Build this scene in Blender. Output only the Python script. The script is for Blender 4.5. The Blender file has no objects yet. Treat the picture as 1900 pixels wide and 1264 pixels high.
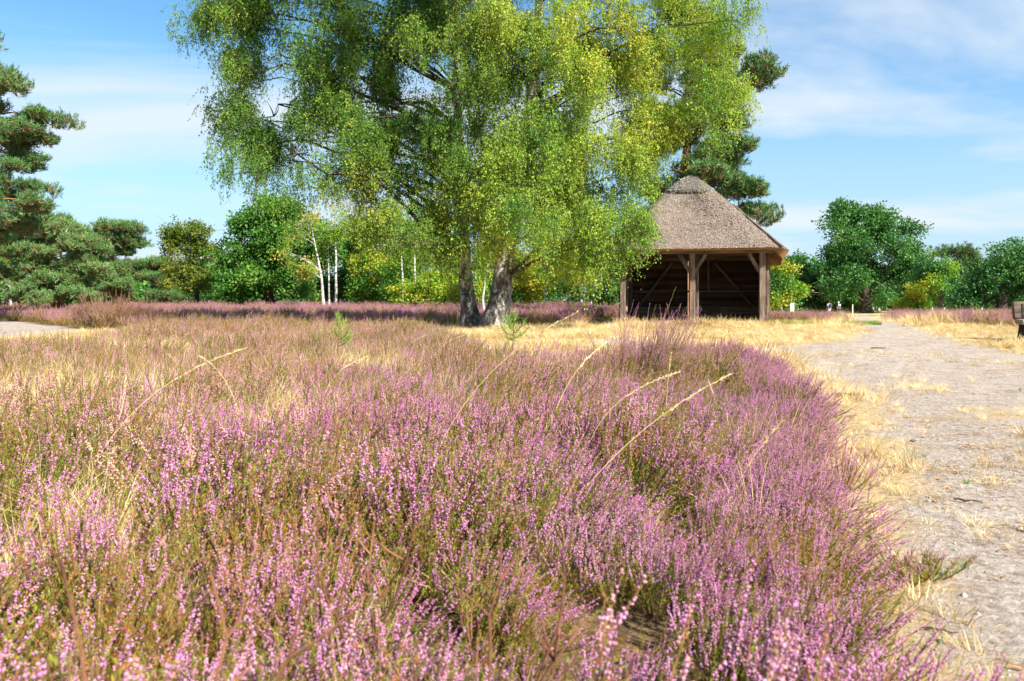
import bpy, bmesh, math, numpy as np
from mathutils import Vector, Matrix
R = math.radians
rng = np.random.RandomState(11)
scene = bpy.context.scene
COL = scene.collection

# ------------------------------------------------------------------ camera
F = 1500.0; HZ = 566.0; CZ = 0.95            # focal length and horizon in photo pixels (1900 x 1264), eye height
cam = bpy.data.cameras.new('camera'); camo = bpy.data.objects.new('camera', cam); COL.objects.link(camo)
cam.sensor_width = 36.0; cam.lens = 36.0 * F / 1900.0
camo.location = (0, 0, CZ); camo.rotation_euler = (R(90), 0, 0)
cam.shift_y = -(632.0 - HZ) / 1900.0
cam.clip_start = 0.05; cam.clip_end = 3000
cam.dof.use_dof = True; cam.dof.focus_distance = 11.0; cam.dof.aperture_fstop = 5.6
scene.camera = camo

# ------------------------------------------------------------------ sky, sun, exposure
SUN_EL, SUN_AZ = 40.0, 136.0                 # azimuth clockwise from the view direction
w = bpy.data.worlds.new('World'); scene.world = w; w.use_nodes = True
nt = w.node_tree; nt.nodes.clear()
def nd(t, typ, **kw):
    n = t.nodes.new(typ)
    for k, v in kw.items():
        if k.startswith('i_'):
            key = k[2:]
            n.inputs[int(key) if key.isdigit() else key.replace('_', ' ')].default_value = v
        else: setattr(n, k, v)
    return n
out = nd(nt, 'ShaderNodeOutputWorld'); bg = nd(nt, 'ShaderNodeBackground'); bg.inputs[1].default_value = 0.088
sky = nd(nt, 'ShaderNodeTexSky'); sky.sky_type = 'NISHITA'; sky.sun_disc = False
sky.sun_elevation = R(SUN_EL); sky.sun_rotation = R(SUN_AZ)
sky.air_density = 1.0; sky.dust_density = 0.3; sky.ozone_density = 4.0
hs = nd(nt, 'ShaderNodeHueSaturation'); hs.inputs['Saturation'].default_value = 1.15; hs.inputs['Value'].default_value = 1.0; hs.inputs['Hue'].default_value = 0.492
tc = nd(nt, 'ShaderNodeTexCoord'); sep = nd(nt, 'ShaderNodeSeparateXYZ')
L = nt.links.new
L(sky.outputs[0], hs.inputs['Color']); L(tc.outputs['Generated'], sep.inputs[0])
mz = nd(nt, 'ShaderNodeMath', operation='MAXIMUM', i_1=0.03); L(sep.outputs[2], mz.inputs[0])
az = nd(nt, 'ShaderNodeMath', operation='ADD', i_1=0.12); L(mz.outputs[0], az.inputs[0])
dx = nd(nt, 'ShaderNodeMath', operation='DIVIDE'); dy = nd(nt, 'ShaderNodeMath', operation='DIVIDE')
L(sep.outputs[0], dx.inputs[0]); L(az.outputs[0], dx.inputs[1]); L(sep.outputs[1], dy.inputs[0]); L(az.outputs[0], dy.inputs[1])
cmb = nd(nt, 'ShaderNodeCombineXYZ'); L(dx.outputs[0], cmb.inputs[0]); L(dy.outputs[0], cmb.inputs[1])
mp = nd(nt, 'ShaderNodeMapping'); mp.inputs['Scale'].default_value = (0.6, 1.0, 1); mp.inputs['Rotation'].default_value = (0, 0, R(-25)); mp.inputs['Location'].default_value = (3.1, 0.2, 0)
L(cmb.outputs[0], mp.inputs[0])
n1 = nd(nt, 'ShaderNodeTexNoise'); n1.inputs['Scale'].default_value = 0.8; n1.inputs['Detail'].default_value = 9; n1.inputs['Roughness'].default_value = 0.55; n1.inputs['Distortion'].default_value = 0.5
L(mp.outputs[0], n1.inputs['Vector'])
rp = nd(nt, 'ShaderNodeValToRGB'); rp.color_ramp.elements[0].position = 0.45; rp.color_ramp.elements[1].position = 0.62
rp.color_ramp.elements[1].color = (0.85, 0.85, 0.85, 1)
L(n1.outputs[0], rp.inputs[0])
mx = nd(nt, 'ShaderNodeMixRGB'); mx.inputs[2].default_value = (4.1, 4.5, 4.85, 1)
# pale haze low over the whole horizon
hz1 = nd(nt, 'ShaderNodeMapRange'); hz1.inputs[1].default_value = 0.0; hz1.inputs[2].default_value = 0.31; hz1.inputs[3].default_value = 1.0; hz1.inputs[4].default_value = 0.0; L(mz.outputs[0], hz1.inputs[0])
hz2 = nd(nt, 'ShaderNodeMath', operation='POWER', i_1=1.1); L(hz1.outputs[0], hz2.inputs[0])
hmix = nd(nt, 'ShaderNodeMixRGB'); hmix.inputs[2].default_value = (2.6, 3.6, 4.45, 1); L(hz2.outputs[0], hmix.inputs[0]); L(hs.outputs[0], hmix.inputs[1])
L(rp.outputs[0], mx.inputs[0]); L(hmix.outputs[0], mx.inputs[1]); L(mx.outputs[0], bg.inputs[0]); L(bg.outputs[0], out.inputs[0])

sl = bpy.data.lights.new('sun', 'SUN'); sl.energy = 5.0; sl.angle = R(0.53); sl.color = (1.0, 0.93, 0.82)
so = bpy.data.objects.new('sun', sl); COL.objects.link(so)
sd = Vector((math.cos(R(SUN_EL)) * math.sin(R(SUN_AZ)), math.cos(R(SUN_EL)) * math.cos(R(SUN_AZ)), math.sin(R(SUN_EL))))
so.rotation_euler = sd.to_track_quat('Z', 'Y').to_euler(); so.location = (30, -20, 40)
vs = scene.view_settings; vs.view_transform = 'Standard'; vs.look = 'None'; vs.gamma = 1; vs.use_curve_mapping = False
vs.exposure = 1.25
scene.render.engine = 'CYCLES'
scene.cycles.max_bounces = 8; scene.cycles.diffuse_bounces = 3; scene.cycles.glossy_bounces = 2; scene.cycles.transmission_bounces = 4; scene.cycles.transparent_max_bounces = 4

# ------------------------------------------------------------------ helpers
def tag(o, label=None, cat=None, group=None, kind=None):
    if label: o['label'] = label
    if cat: o['category'] = cat
    if group: o['group'] = group
    if kind: o['kind'] = kind
    return o
def empty(name, loc, label=None, cat=None, group=None, rz=0):
    o = bpy.data.objects.new(name, None); COL.objects.link(o); o.location = loc; o.rotation_euler = (0, 0, rz); o.empty_display_size = 0.3
    return tag(o, label, cat, group)

class MB:
    """collects geometry as arrays"""
    def __init__(s): s.V = []; s.F = []; s.n = 0
    def add(s, V, F, mi=0):
        V = np.asarray(V, float).reshape(-1, 3); F = np.asarray(F, int)
        if len(V) == 0 or len(F) == 0: return
        s.V.append(V); s.F.append((F + s.n, mi)); s.n += len(V)
    def stamp(s, TV, TF, Rm, T, mi=0):
        """many transformed copies of a small template"""
        TV = np.asarray(TV, float); TF = np.asarray(TF, int); n, k = len(T), len(TV)
        if n == 0: return
        V = np.einsum('nij,kj->nki', Rm, TV) + np.asarray(T)[:, None, :]
        Fs = TF[None] + (np.arange(n) * k)[:, None, None]
        s.add(V.reshape(-1, 3), Fs.reshape(-1, TF.shape[1]), mi)
    def box(s, c, size, mi=0, M=None):
        x, y, z = [q / 2 for q in size]
        V = np.array([(-x,-y,-z),(x,-y,-z),(x,y,-z),(-x,y,-z),(-x,-y,z),(x,-y,z),(x,y,z),(-x,y,z)])
        if M is not None: V = V @ np.array(M).T
        s.add(V + np.array(c), [(0,3,2,1),(4,5,6,7),(0,1,5,4),(1,2,6,5),(2,3,7,6),(3,0,4,7)], mi)
    def tube(s, P, rad, sides=6, mi=0, cap=True, rough=0.0):
        P = np.asarray(P, float); n = len(P); rad = np.broadcast_to(np.asarray(rad, float), (n,))
        T = np.gradient(P, axis=0); T /= np.linalg.norm(T, axis=1)[:, None] + 1e-9
        ref = np.array([1.0, 0, 0]) if abs(T[0, 0]) < 0.8 else np.array([0, 1.0, 0])
        A = np.cross(T, ref); A /= np.linalg.norm(A, axis=1)[:, None] + 1e-9; B = np.cross(T, A)
        th = np.arange(sides) * 2 * np.pi / sides
        rr = rad[:, None] * (1 + (rng.rand(n, sides) - .5) * 2 * rough)
        V = P[:, None] + rr[:, :, None] * (np.cos(th)[None, :, None] * A[:, None] + np.sin(th)[None, :, None] * B[:, None])
        i = np.arange(n - 1)[:, None] * sides; j = np.arange(sides)[None]; j2 = (j + 1) % sides
        Fq = np.stack([i + j, i + j2, i + sides + j2, i + sides + j], -1).reshape(-1, 4)
        s.add(V.reshape(-1, 3), Fq, mi)
        if cap and sides >= 3:
            base = s.n - n * sides
            for st in (0, (n - 1) * sides):
                c = P[0] if st == 0 else P[-1]
                idx = np.arange(sides)
                s.V.append(c[None]); cf = np.stack([base + st + idx, base + st + (idx + 1) % sides, np.full(sides, s.n)], -1)
                s.F.append((cf, mi)); s.n += 1
    def mesh(s, name, mats=(), smooth=False):
        me = bpy.data.meshes.new(name)
        V = np.concatenate(s.V) if s.V else np.zeros((0, 3))
        me.vertices.add(len(V)); me.vertices.foreach_set('co', V.astype(np.float32).ravel())
        cnt = np.concatenate([np.full(len(f), f.shape[1]) for f, _ in s.F]); mi = np.concatenate([np.full(len(f), m) for f, m in s.F])
        lp = np.concatenate([f.ravel() for f, _ in s.F])
        me.loops.add(len(lp)); me.loops.foreach_set('vertex_index', lp.astype(np.int32))
        me.polygons.add(len(cnt)); me.polygons.foreach_set('loop_start', (np.cumsum(cnt) - cnt).astype(np.int32))
        me.polygons.foreach_set('material_index', mi.astype(np.int32))
        me.polygons.foreach_set('use_smooth', np.full(len(cnt), smooth))
        me.update(calc_edges=True)
        for m in (mats if isinstance(mats, (list, tuple)) else [mats]): me.materials.append(m)
        return me
    def obj(s, name, mats=(), parent=None, smooth=False, bevel=0.0):
        o = bpy.data.objects.new(name, s.mesh(name, mats, smooth)); COL.objects.link(o)
        if parent: o.parent = parent
        if bevel:
            m = o.modifiers.new('bevel', 'BEVEL'); m.width = bevel; m.segments = 1; m.limit_method = 'ANGLE'
        return o

def frames(D, spin=None):
    """rotation matrices whose local Z follows the directions D"""
    D = np.asarray(D, float); D = D / (np.linalg.norm(D, axis=1)[:, None] + 1e-9)
    ref = np.where(np.abs(D[:, 2:3]) < 0.95, np.array([[0, 0, 1.0]]), np.array([[1.0, 0, 0]]))
    A = np.cross(ref, D); A /= np.linalg.norm(A, axis=1)[:, None] + 1e-9; B = np.cross(D, A)
    if spin is not None:
        c, s_ = np.cos(spin)[:, None], np.sin(spin)[:, None]; A, B = A * c + B * s_, -A * s_ + B * c
    return np.stack([A, B, D], -1)
def mat2euler(M):
    y = -np.arcsin(np.clip(M[:, 2, 0], -1, 1)); x = np.arctan2(M[:, 2, 1], M[:, 2, 2]); z = np.arctan2(M[:, 1, 0], M[:, 0, 0])
    return np.stack([x, y, z], -1)
def rotz(a):
    c, s_ = np.cos(a), np.sin(a); o = np.zeros_like(a); e = np.ones_like(a)
    return np.stack([np.stack([c, -s_, o], -1), np.stack([s_, c, o], -1), np.stack([o, o, e], -1)], -2)

def sm(t): t = np.clip(t, 0, 1); return t * t * (3 - 2 * t)
# smooth value noise in numpy
_perm = rng.rand(64, 64)
def vnoise(x, y, sc, off=0):
    x = np.asarray(x, float) / sc + off * 7.3 + 100; y = np.asarray(y, float) / sc + off * 3.1 + 100
    xi = np.floor(x).astype(int); yi = np.floor(y).astype(int); fx = sm(x - xi); fy = sm(y - yi)
    g = lambda a, b: _perm[a % 64, b % 64]
    return (g(xi, yi) * (1 - fx) + g(xi + 1, yi) * fx) * (1 - fy) + (g(xi, yi + 1) * (1 - fx) + g(xi + 1, yi + 1) * fx) * fy

def zf(x, y):
    x = np.asarray(x, float); y = np.asarray(y, float)
    z = (0.31 - .13 * sm((-x - 1.2) / 3)) * sm((y - 8) / 12.0) + .13 * sm((-x - 1.2) / 3) * sm((y - 20) / 9)
    s_ = sm((x - 3) / 13.0); t = sm((y - 27) / 20.0)
    z = z + t * ((1 - s_) * 0.16 - s_ * 0.36)
    z = z - 0.35 * np.exp(-((x - 41) / 14) ** 2 - ((y - 104) / 26) ** 2)
    z = z + (vnoise(x, y, 1.7, 1) - .5) * 0.05 + (vnoise(x, y, 6.0, 2) - .5) * 0.08 * sm(y / 10)
    return z
def at(px, d, z=None, py=None):
    """a point at distance d in the column px; on the ground unless z or a row is given"""
    x = (px - 950) / F * d
    if py is not None: zz = CZ + (HZ - py) / F * d
    elif z is not None: zz = z
    else: zz = float(zf(x, d))
    return Vector((x, d, zz))
def gp(px, py):
    """ground point seen at a photo pixel"""
    d = 1.0
    for k in range(4000):
        x = (px - 950) / F * d; zz = CZ + (HZ - py) / F * d
        if zz <= zf(x, d) or d > 300: break
        d *= 1.004
    return ((px - 950) / F * d, d)

# ------------------------------------------------------------------ materials
def new_mat(name):
    m = bpy.data.materials.new(name); m.use_nodes = True; t = m.node_tree; t.nodes.clear()
    return m, t, nd(t, 'ShaderNodeOutputMaterial')
def ramp(t, stops):
    r_ = nd(t, 'ShaderNodeValToRGB'); e = r_.color_ramp.elements
    while len(e) < len(stops): e.new(0.5)
    for k, (p, c) in enumerate(stops): e[k].position = p; e[k].color = (*c, 1)
    return r_
def leaf_mat(name, stops, trans=0.3, nscale=0.6, wi=0.5, wo=0.2, wn=0.5, rough=0.5, spec=0.25, tint=(1.25, 1.2, .6)):
    """colour varies from leaf to leaf, spray to spray and over the world; light passes through"""
    m, t, o = new_mat(name); l = t.links.new
    g = nd(t, 'ShaderNodeNewGeometry'); oi = nd(t, 'ShaderNodeObjectInfo')
    nz = nd(t, 'ShaderNodeTexNoise'); nz.inputs['Scale'].default_value = nscale; nz.inputs['Detail'].default_value = 3
    l(g.outputs['Position'], nz.inputs['Vector'])
    a = nd(t, 'ShaderNodeMath', operation='MULTIPLY', i_1=wi); l(g.outputs['Random Per Island'], a.inputs[0])
    b = nd(t, 'ShaderNodeMath', operation='MULTIPLY_ADD', i_1=wo); l(oi.outputs['Random'], b.inputs[0]); l(a.outputs[0], b.inputs[2])
    c = nd(t, 'ShaderNodeMath', operation='MULTIPLY_ADD', i_1=wn * 2.4, i_2=0); l(nz.outputs[0], c.inputs[0]); l(b.outputs[0], c.inputs[2])
    d = nd(t, 'ShaderNodeMath', operation='SUBTRACT', i_1=wn * 0.7); l(c.outputs[0], d.inputs[0])
    rp_ = ramp(t, stops); l(d.outputs[0], rp_.inputs[0])
    p = nd(t, 'ShaderNodeBsdfPrincipled'); p.inputs['Roughness'].default_value = rough; p.inputs['Specular IOR Level'].default_value = spec
    l(rp_.outputs[0], p.inputs['Base Color'])
    if trans > 0:
        tr = nd(t, 'ShaderNodeBsdfTranslucent'); mu = nd(t, 'ShaderNodeMixRGB', blend_type='MULTIPLY'); mu.inputs[0].default_value = 1; mu.inputs[2].default_value = (*tint, 1)
        l(rp_.outputs[0], mu.inputs[1]); l(mu.outputs[0], tr.inputs[0])
        mxs = nd(t, 'ShaderNodeMixShader'); mxs.inputs[0].default_value = trans
        l(p.outputs[0], mxs.inputs[1]); l(tr.outputs[0], mxs.inputs[2]); l(mxs.outputs[0], o.inputs[0])
    else: l(p.outputs[0], o.inputs[0])
    return m
def noise_mat(name, stops, scale=(8, 8, 8), detail=6, rough=0.8, bump=0.3, bscale=None, spec=0.2, coord='Object', obj_rand=0.0, dist=0.02):
    m, t, o = new_mat(name); l = t.links.new
    c = nd(t, 'ShaderNodeTexCoord'); mpp = nd(t, 'ShaderNodeMapping'); mpp.inputs['Scale'].default_value = scale
    l(c.outputs[coord], mpp.inputs[0])
    nz = nd(t, 'ShaderNodeTexNoise'); nz.inputs['Scale'].default_value = 1; nz.inputs['Detail'].default_value = detail; nz.inputs['Roughness'].default_value = 0.65
    src = mpp.outputs[0]
    if obj_rand:
        oi = nd(t, 'ShaderNodeObjectInfo'); ad = nd(t, 'ShaderNodeVectorMath', operation='ADD'); sc = nd(t, 'ShaderNodeVectorMath', operation='SCALE'); sc.inputs['Scale'].default_value = 40
        cm = nd(t, 'ShaderNodeCombineXYZ')
        for k in range(3): l(oi.outputs['Random'], cm.inputs[k])
        l(cm.outputs[0], sc.inputs[0]); l(src, ad.inputs[0]); l(sc.outputs[0], ad.inputs[1]); src = ad.outputs[0]
    l(src, nz.inputs['Vector'])
    fac = nz.outputs[0]
    if obj_rand:
        q = nd(t, 'ShaderNodeMath', operation='MULTIPLY_ADD', i_1=obj_rand); l(oi.outputs['Random'], q.inputs[0]); l(fac, q.inputs[2])
        q2 = nd(t, 'ShaderNodeMath', operation='SUBTRACT', i_1=obj_rand / 2); l(q.outputs[0], q2.inputs[0]); fac = q2.outputs[0]
    rp_ = ramp(t, stops); l(fac, rp_.inputs[0])
    p = nd(t, 'ShaderNodeBsdfPrincipled'); p.inputs['Roughness'].default_value = rough; p.inputs['Specular IOR Level'].default_value = spec
    l(rp_.outputs[0], p.inputs['Base Color'])
    if bump:
        bp = nd(t, 'ShaderNodeBump'); bp.inputs['Strength'].default_value = bump; bp.inputs['Distance'].default_value = dist
        l(nz.outputs[0], bp.inputs['Height']); l(bp.outputs[0], p.inputs['Normal'])
    l(p.outputs[0], o.inputs[0]); return m

M = {}
M['birch_leaf_green'] = leaf_mat('birch_leaf_green', [(0.0, (.05,.16,.03)), (.4, (.115,.27,.04)), (.72, (.23,.39,.05)), (.95, (.44,.50,.06)), (1, (.62,.48,.05))], .45, .3, .30, .2, .66)
M['birch_leaf_yellow'] = leaf_mat('birch_leaf_yellow', [(0.0, (.11,.25,.03)), (.3, (.22,.39,.045)), (.65, (.38,.52,.06)), (.93, (.64,.63,.08)), (1, (.7,.52,.06))], .45, .3, .30, .2, .66)
M['oak_leaf'] = leaf_mat('oak_leaf', [(0.0, (.018,.085,.020)), (.5, (.045,.165,.032)), (.85, (.10,.26,.045)), (1, (.2,.32,.05))], .25, .25, .5, .2, .4, rough=.4, spec=.4)
M['maple_leaf'] = leaf_mat('maple_leaf', [(0.0, (.024,.095,.014)), (.5, (.06,.19,.022)), (.85, (.13,.29,.04)), (1, (.24,.36,.05))], .3, .25, .5, .2, .4, rough=.45, spec=.35)
M['olive_leaf'] = leaf_mat('olive_leaf', [(0.0, (.05,.11,.015)), (.5, (.13,.19,.02)), (1, (.27,.25,.03))], .3, .25, .5, .2, .4)
M['lime_leaf'] = leaf_mat('lime_leaf', [(0.0, (.045,.16,.012)), (.45, (.12,.30,.02)), (.8, (.28,.42,.03)), (1, (.6,.48,.04))], .35, .22, .5, .2, .5)
M['gold_leaf'] = leaf_mat('gold_leaf', [(0.0, (.12,.22,.02)), (.5, (.32,.37,.03)), (1, (.58,.48,.05))], .35, .25, .5, .2, .5)
M['orange_leaf'] = leaf_mat('orange_leaf', [(0.0, (.20,.22,.03)), (.5, (.38,.34,.05)), (1, (.52,.40,.08))], .35, .3, .5, .2, .4)
M['far_leaf'] = leaf_mat('far_leaf', [(0.0, (.016,.06,.016)), (.5, (.04,.115,.03)), (1, (.085,.17,.045))], .25, .12, .5, .2, .5)
M['pine_needle'] = leaf_mat('pine_needle', [(0.0, (.028,.10,.028)), (.5, (.07,.19,.05)), (.85, (.13,.26,.065)), (1, (.24,.27,.07))], .15, .3, .5, .2, .4, rough=.45, spec=.4, tint=(1, 1.1, .6))
M['pine_needle_warm'] = leaf_mat('pine_needle_warm', [(0.0, (.05,.14,.04)), (.5, (.13,.26,.08)), (.85, (.19,.32,.09)), (1, (.30,.30,.08))], .15, .3, .5, .2, .4, rough=.45, spec=.4, tint=(1, 1.1, .6))
M['seedling_needle'] = leaf_mat('seedling_needle', [(0.0, (.12,.30,.05)), (.6, (.25,.45,.08)), (1, (.4,.5,.12))], .3, 2, .7, .2, .3)
M['flower'] = leaf_mat('flower', [(0.0, (.42,.10,.25)), (.3, (.62,.18,.45)), (.62, (.74,.31,.61)), (.9, (.80,.46,.72)), (1, (.70,.38,.34))], .3, 1.1, .55, .3, .45, spec=.15, tint=(1.05, 1, 1.05))
M['flower_dry'] = leaf_mat('flower_dry', [(0.0, (.32,.13,.08)), (.35, (.54,.26,.20)), (.6, (.68,.36,.44)), (.85, (.76,.48,.50)), (1, (.78,.56,.34))], .25, .8, .6, .3, .45, spec=.1, tint=(1.05, 1, .95))
M['flower_brown'] = leaf_mat('flower_brown', [(0.0, (.16,.09,.05)), (.4, (.30,.17,.10)), (.7, (.42,.25,.17)), (1, (.5,.32,.28))], .2, 1.0, .6, .3, .4, spec=.1)
M['heather_leaf'] = leaf_mat('heather_leaf', [(0.0, (.05,.11,.012)), (.4, (.15,.26,.02)), (.72, (.28,.38,.03)), (.9, (.42,.28,.05)), (1, (.5,.17,.05))], .3, 1.3, .7, .2, .4, spec=.15)
M['heather_stem'] = noise_mat('heather_stem', [(.3, (.07,.035,.02)), (.55, (.20,.09,.05)), (.75, (.36,.17,.09))], (9, 9, 9), 4, .85, 0)
M['straw'] = leaf_mat('straw', [(0.0, (.40,.27,.10)), (.4, (.66,.49,.22)), (.75, (.82,.66,.36)), (1, (.88,.78,.52))], .25, .5, .7, .2, .35, rough=.55, spec=.25, tint=(1.05, 1, .8))
M['lawn_straw'] = leaf_mat('lawn_straw', [(0.0, (.15,.19,.04)), (.2, (.36,.25,.10)), (.5, (.60,.44,.20)), (.8, (.76,.60,.32)), (1, (.84,.72,.46))], .2, .35, .6, .2, .4, rough=.6, spec=.2, tint=(1.05, 1, .8))
M['green_grass'] = leaf_mat('green_grass', [(0.0, (.05,.16,.015)), (.5, (.12,.28,.03)), (1, (.30,.40,.07))], .3, .8, .7, .2, .3, tint=(1.1, 1.2, .5))
M['litter'] = leaf_mat('litter', [(0.0, (.07,.045,.03)), (.35, (.25,.15,.08)), (.6, (.42,.27,.13)), (.85, (.6,.45,.25)), (1, (.5,.2,.07))], .0, 1.5, .8, .2, .3, rough=.8)
M['pebble'] = leaf_mat('pebble', [(0.0, (.08,.08,.09)), (.35, (.28,.25,.24)), (.7, (.46,.42,.40)), (1, (.68,.64,.60))], .0, 1.5, .9, .3, .1, rough=.75)
M['pine_bark'] = noise_mat('pine_bark', [(.3, (.10,.055,.035)), (.55, (.28,.15,.085)), (.75, (.45,.26,.15))], (5, 5, 2), 6, .9, .6)
M['pine_limb'] = noise_mat('pine_limb', [(.3, (.22,.10,.05)), (.6, (.50,.25,.12)), (.8, (.6,.36,.2))], (5, 5, 5), 5, .85, .4)
M['dark_bark'] = noise_mat('dark_bark', [(.3, (.03,.022,.016)), (.6, (.085,.06,.045)), (.8, (.14,.11,.085))], (6, 6, 1.5), 6, .9, .6)
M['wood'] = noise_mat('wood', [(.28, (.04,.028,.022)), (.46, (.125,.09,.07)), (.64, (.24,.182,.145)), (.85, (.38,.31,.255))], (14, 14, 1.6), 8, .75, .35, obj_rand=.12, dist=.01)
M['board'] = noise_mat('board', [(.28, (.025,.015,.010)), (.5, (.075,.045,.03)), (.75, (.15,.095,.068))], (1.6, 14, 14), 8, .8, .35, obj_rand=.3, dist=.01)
M['grey_log'] = noise_mat('grey_log', [(.3, (.05,.035,.025)), (.5, (.16,.12,.085)), (.75, (.33,.27,.2))], (2, 12, 12), 7, .85, .5, obj_rand=.2)
M['log_bark'] = noise_mat('log_bark', [(.3, (.012,.01,.008)), (.55, (.04,.03,.022)), (.8, (.13,.10,.075))], (9, 9, 5), 7, .9, .9, dist=.04)
M['white_paint'] = noise_mat('white_paint', [(.3, (.68,.68,.66)), (.7, (.8,.8,.79))], (6, 6, 6), 4, .5, 0)
M['grey_metal'] = noise_mat('grey_metal', [(.3, (.25,.25,.26)), (.7, (.4,.4,.4))], (10, 10, 10), 4, .5, 0)
M['print_grey'] = noise_mat('print_grey', [(.3, (.22,.25,.28)), (.7, (.34,.36,.36))], (30, 30, 30), 3, .6, 0)

def birch_bark_mat():
    m, t, o = new_mat('birch_bark'); l = t.links.new
    c = nd(t, 'ShaderNodeTexCoord'); sp = nd(t, 'ShaderNodeSeparateXYZ'); l(c.outputs['Object'], sp.inputs[0])
    mpp = nd(t, 'ShaderNodeMapping'); mpp.inputs['Scale'].default_value = (7, 7, 3.0); l(c.outputs['Object'], mpp.inputs[0])
    nz = nd(t, 'ShaderNodeTexNoise'); nz.inputs['Scale'].default_value = 1; nz.inputs['Detail'].default_value = 7; nz.inputs['Roughness'].default_value = .7; l(mpp.outputs[0], nz.inputs['Vector'])
    mp2 = nd(t, 'ShaderNodeMapping'); mp2.inputs['Scale'].default_value = (2.2, 2.2, 16); l(c.outputs['Object'], mp2.inputs[0])
    n2 = nd(t, 'ShaderNodeTexNoise'); n2.inputs['Scale'].default_value = 1; n2.inputs['Detail'].default_value = 4; l(mp2.outputs[0], n2.inputs['Vector'])
    # furrowed dark bark near the foot (it grows that way), papery white higher up
    hgt = nd(t, 'ShaderNodeMapRange'); hgt.inputs[1].default_value = .3; hgt.inputs[2].default_value = 4.2; hgt.inputs[3].default_value = .10; hgt.inputs[4].default_value = -.14; l(sp.outputs[2], hgt.inputs[0])
    ad = nd(t, 'ShaderNodeMath', operation='SUBTRACT'); l(nz.outputs[0], ad.inputs[0]); l(hgt.outputs[0], ad.inputs[1])
    r1 = ramp(t, [(.38, (.03,.027,.023)), (.47, (.12,.105,.09)), (.57, (.40,.365,.32)), (.75, (.62,.59,.54))]); l(ad.outputs[0], r1.inputs[0])
    r2 = ramp(t, [(.60, (1, 1, 1)), (.68, (.16,.14,.13))]); l(n2.outputs[0], r2.inputs[0])
    mu = nd(t, 'ShaderNodeMixRGB', blend_type='MULTIPLY'); mu.inputs[0].default_value = 1; l(r1.outputs[0], mu.inputs[1]); l(r2.outputs[0], mu.inputs[2])
    p = nd(t, 'ShaderNodeBsdfPrincipled'); p.inputs['Roughness'].default_value = .75; l(mu.outputs[0], p.inputs['Base Color'])
    bp = nd(t, 'ShaderNodeBump'); bp.inputs['Strength'].default_value = .9; bp.inputs['Distance'].default_value = .05; l(nz.outputs[0], bp.inputs['Height']); l(bp.outputs[0], p.inputs['Normal'])
    l(p.outputs[0], o.inputs[0]); return m
M['birch_bark'] = birch_bark_mat()
M['thin_birch_bark'] = noise_mat('thin_birch_bark', [(.40, (.05,.045,.04)), (.47, (.40,.38,.35)), (.62, (.60,.575,.53)), (.8, (.70,.68,.63))], (3.5, 3.5, 7), 6, .7, .3)

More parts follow.
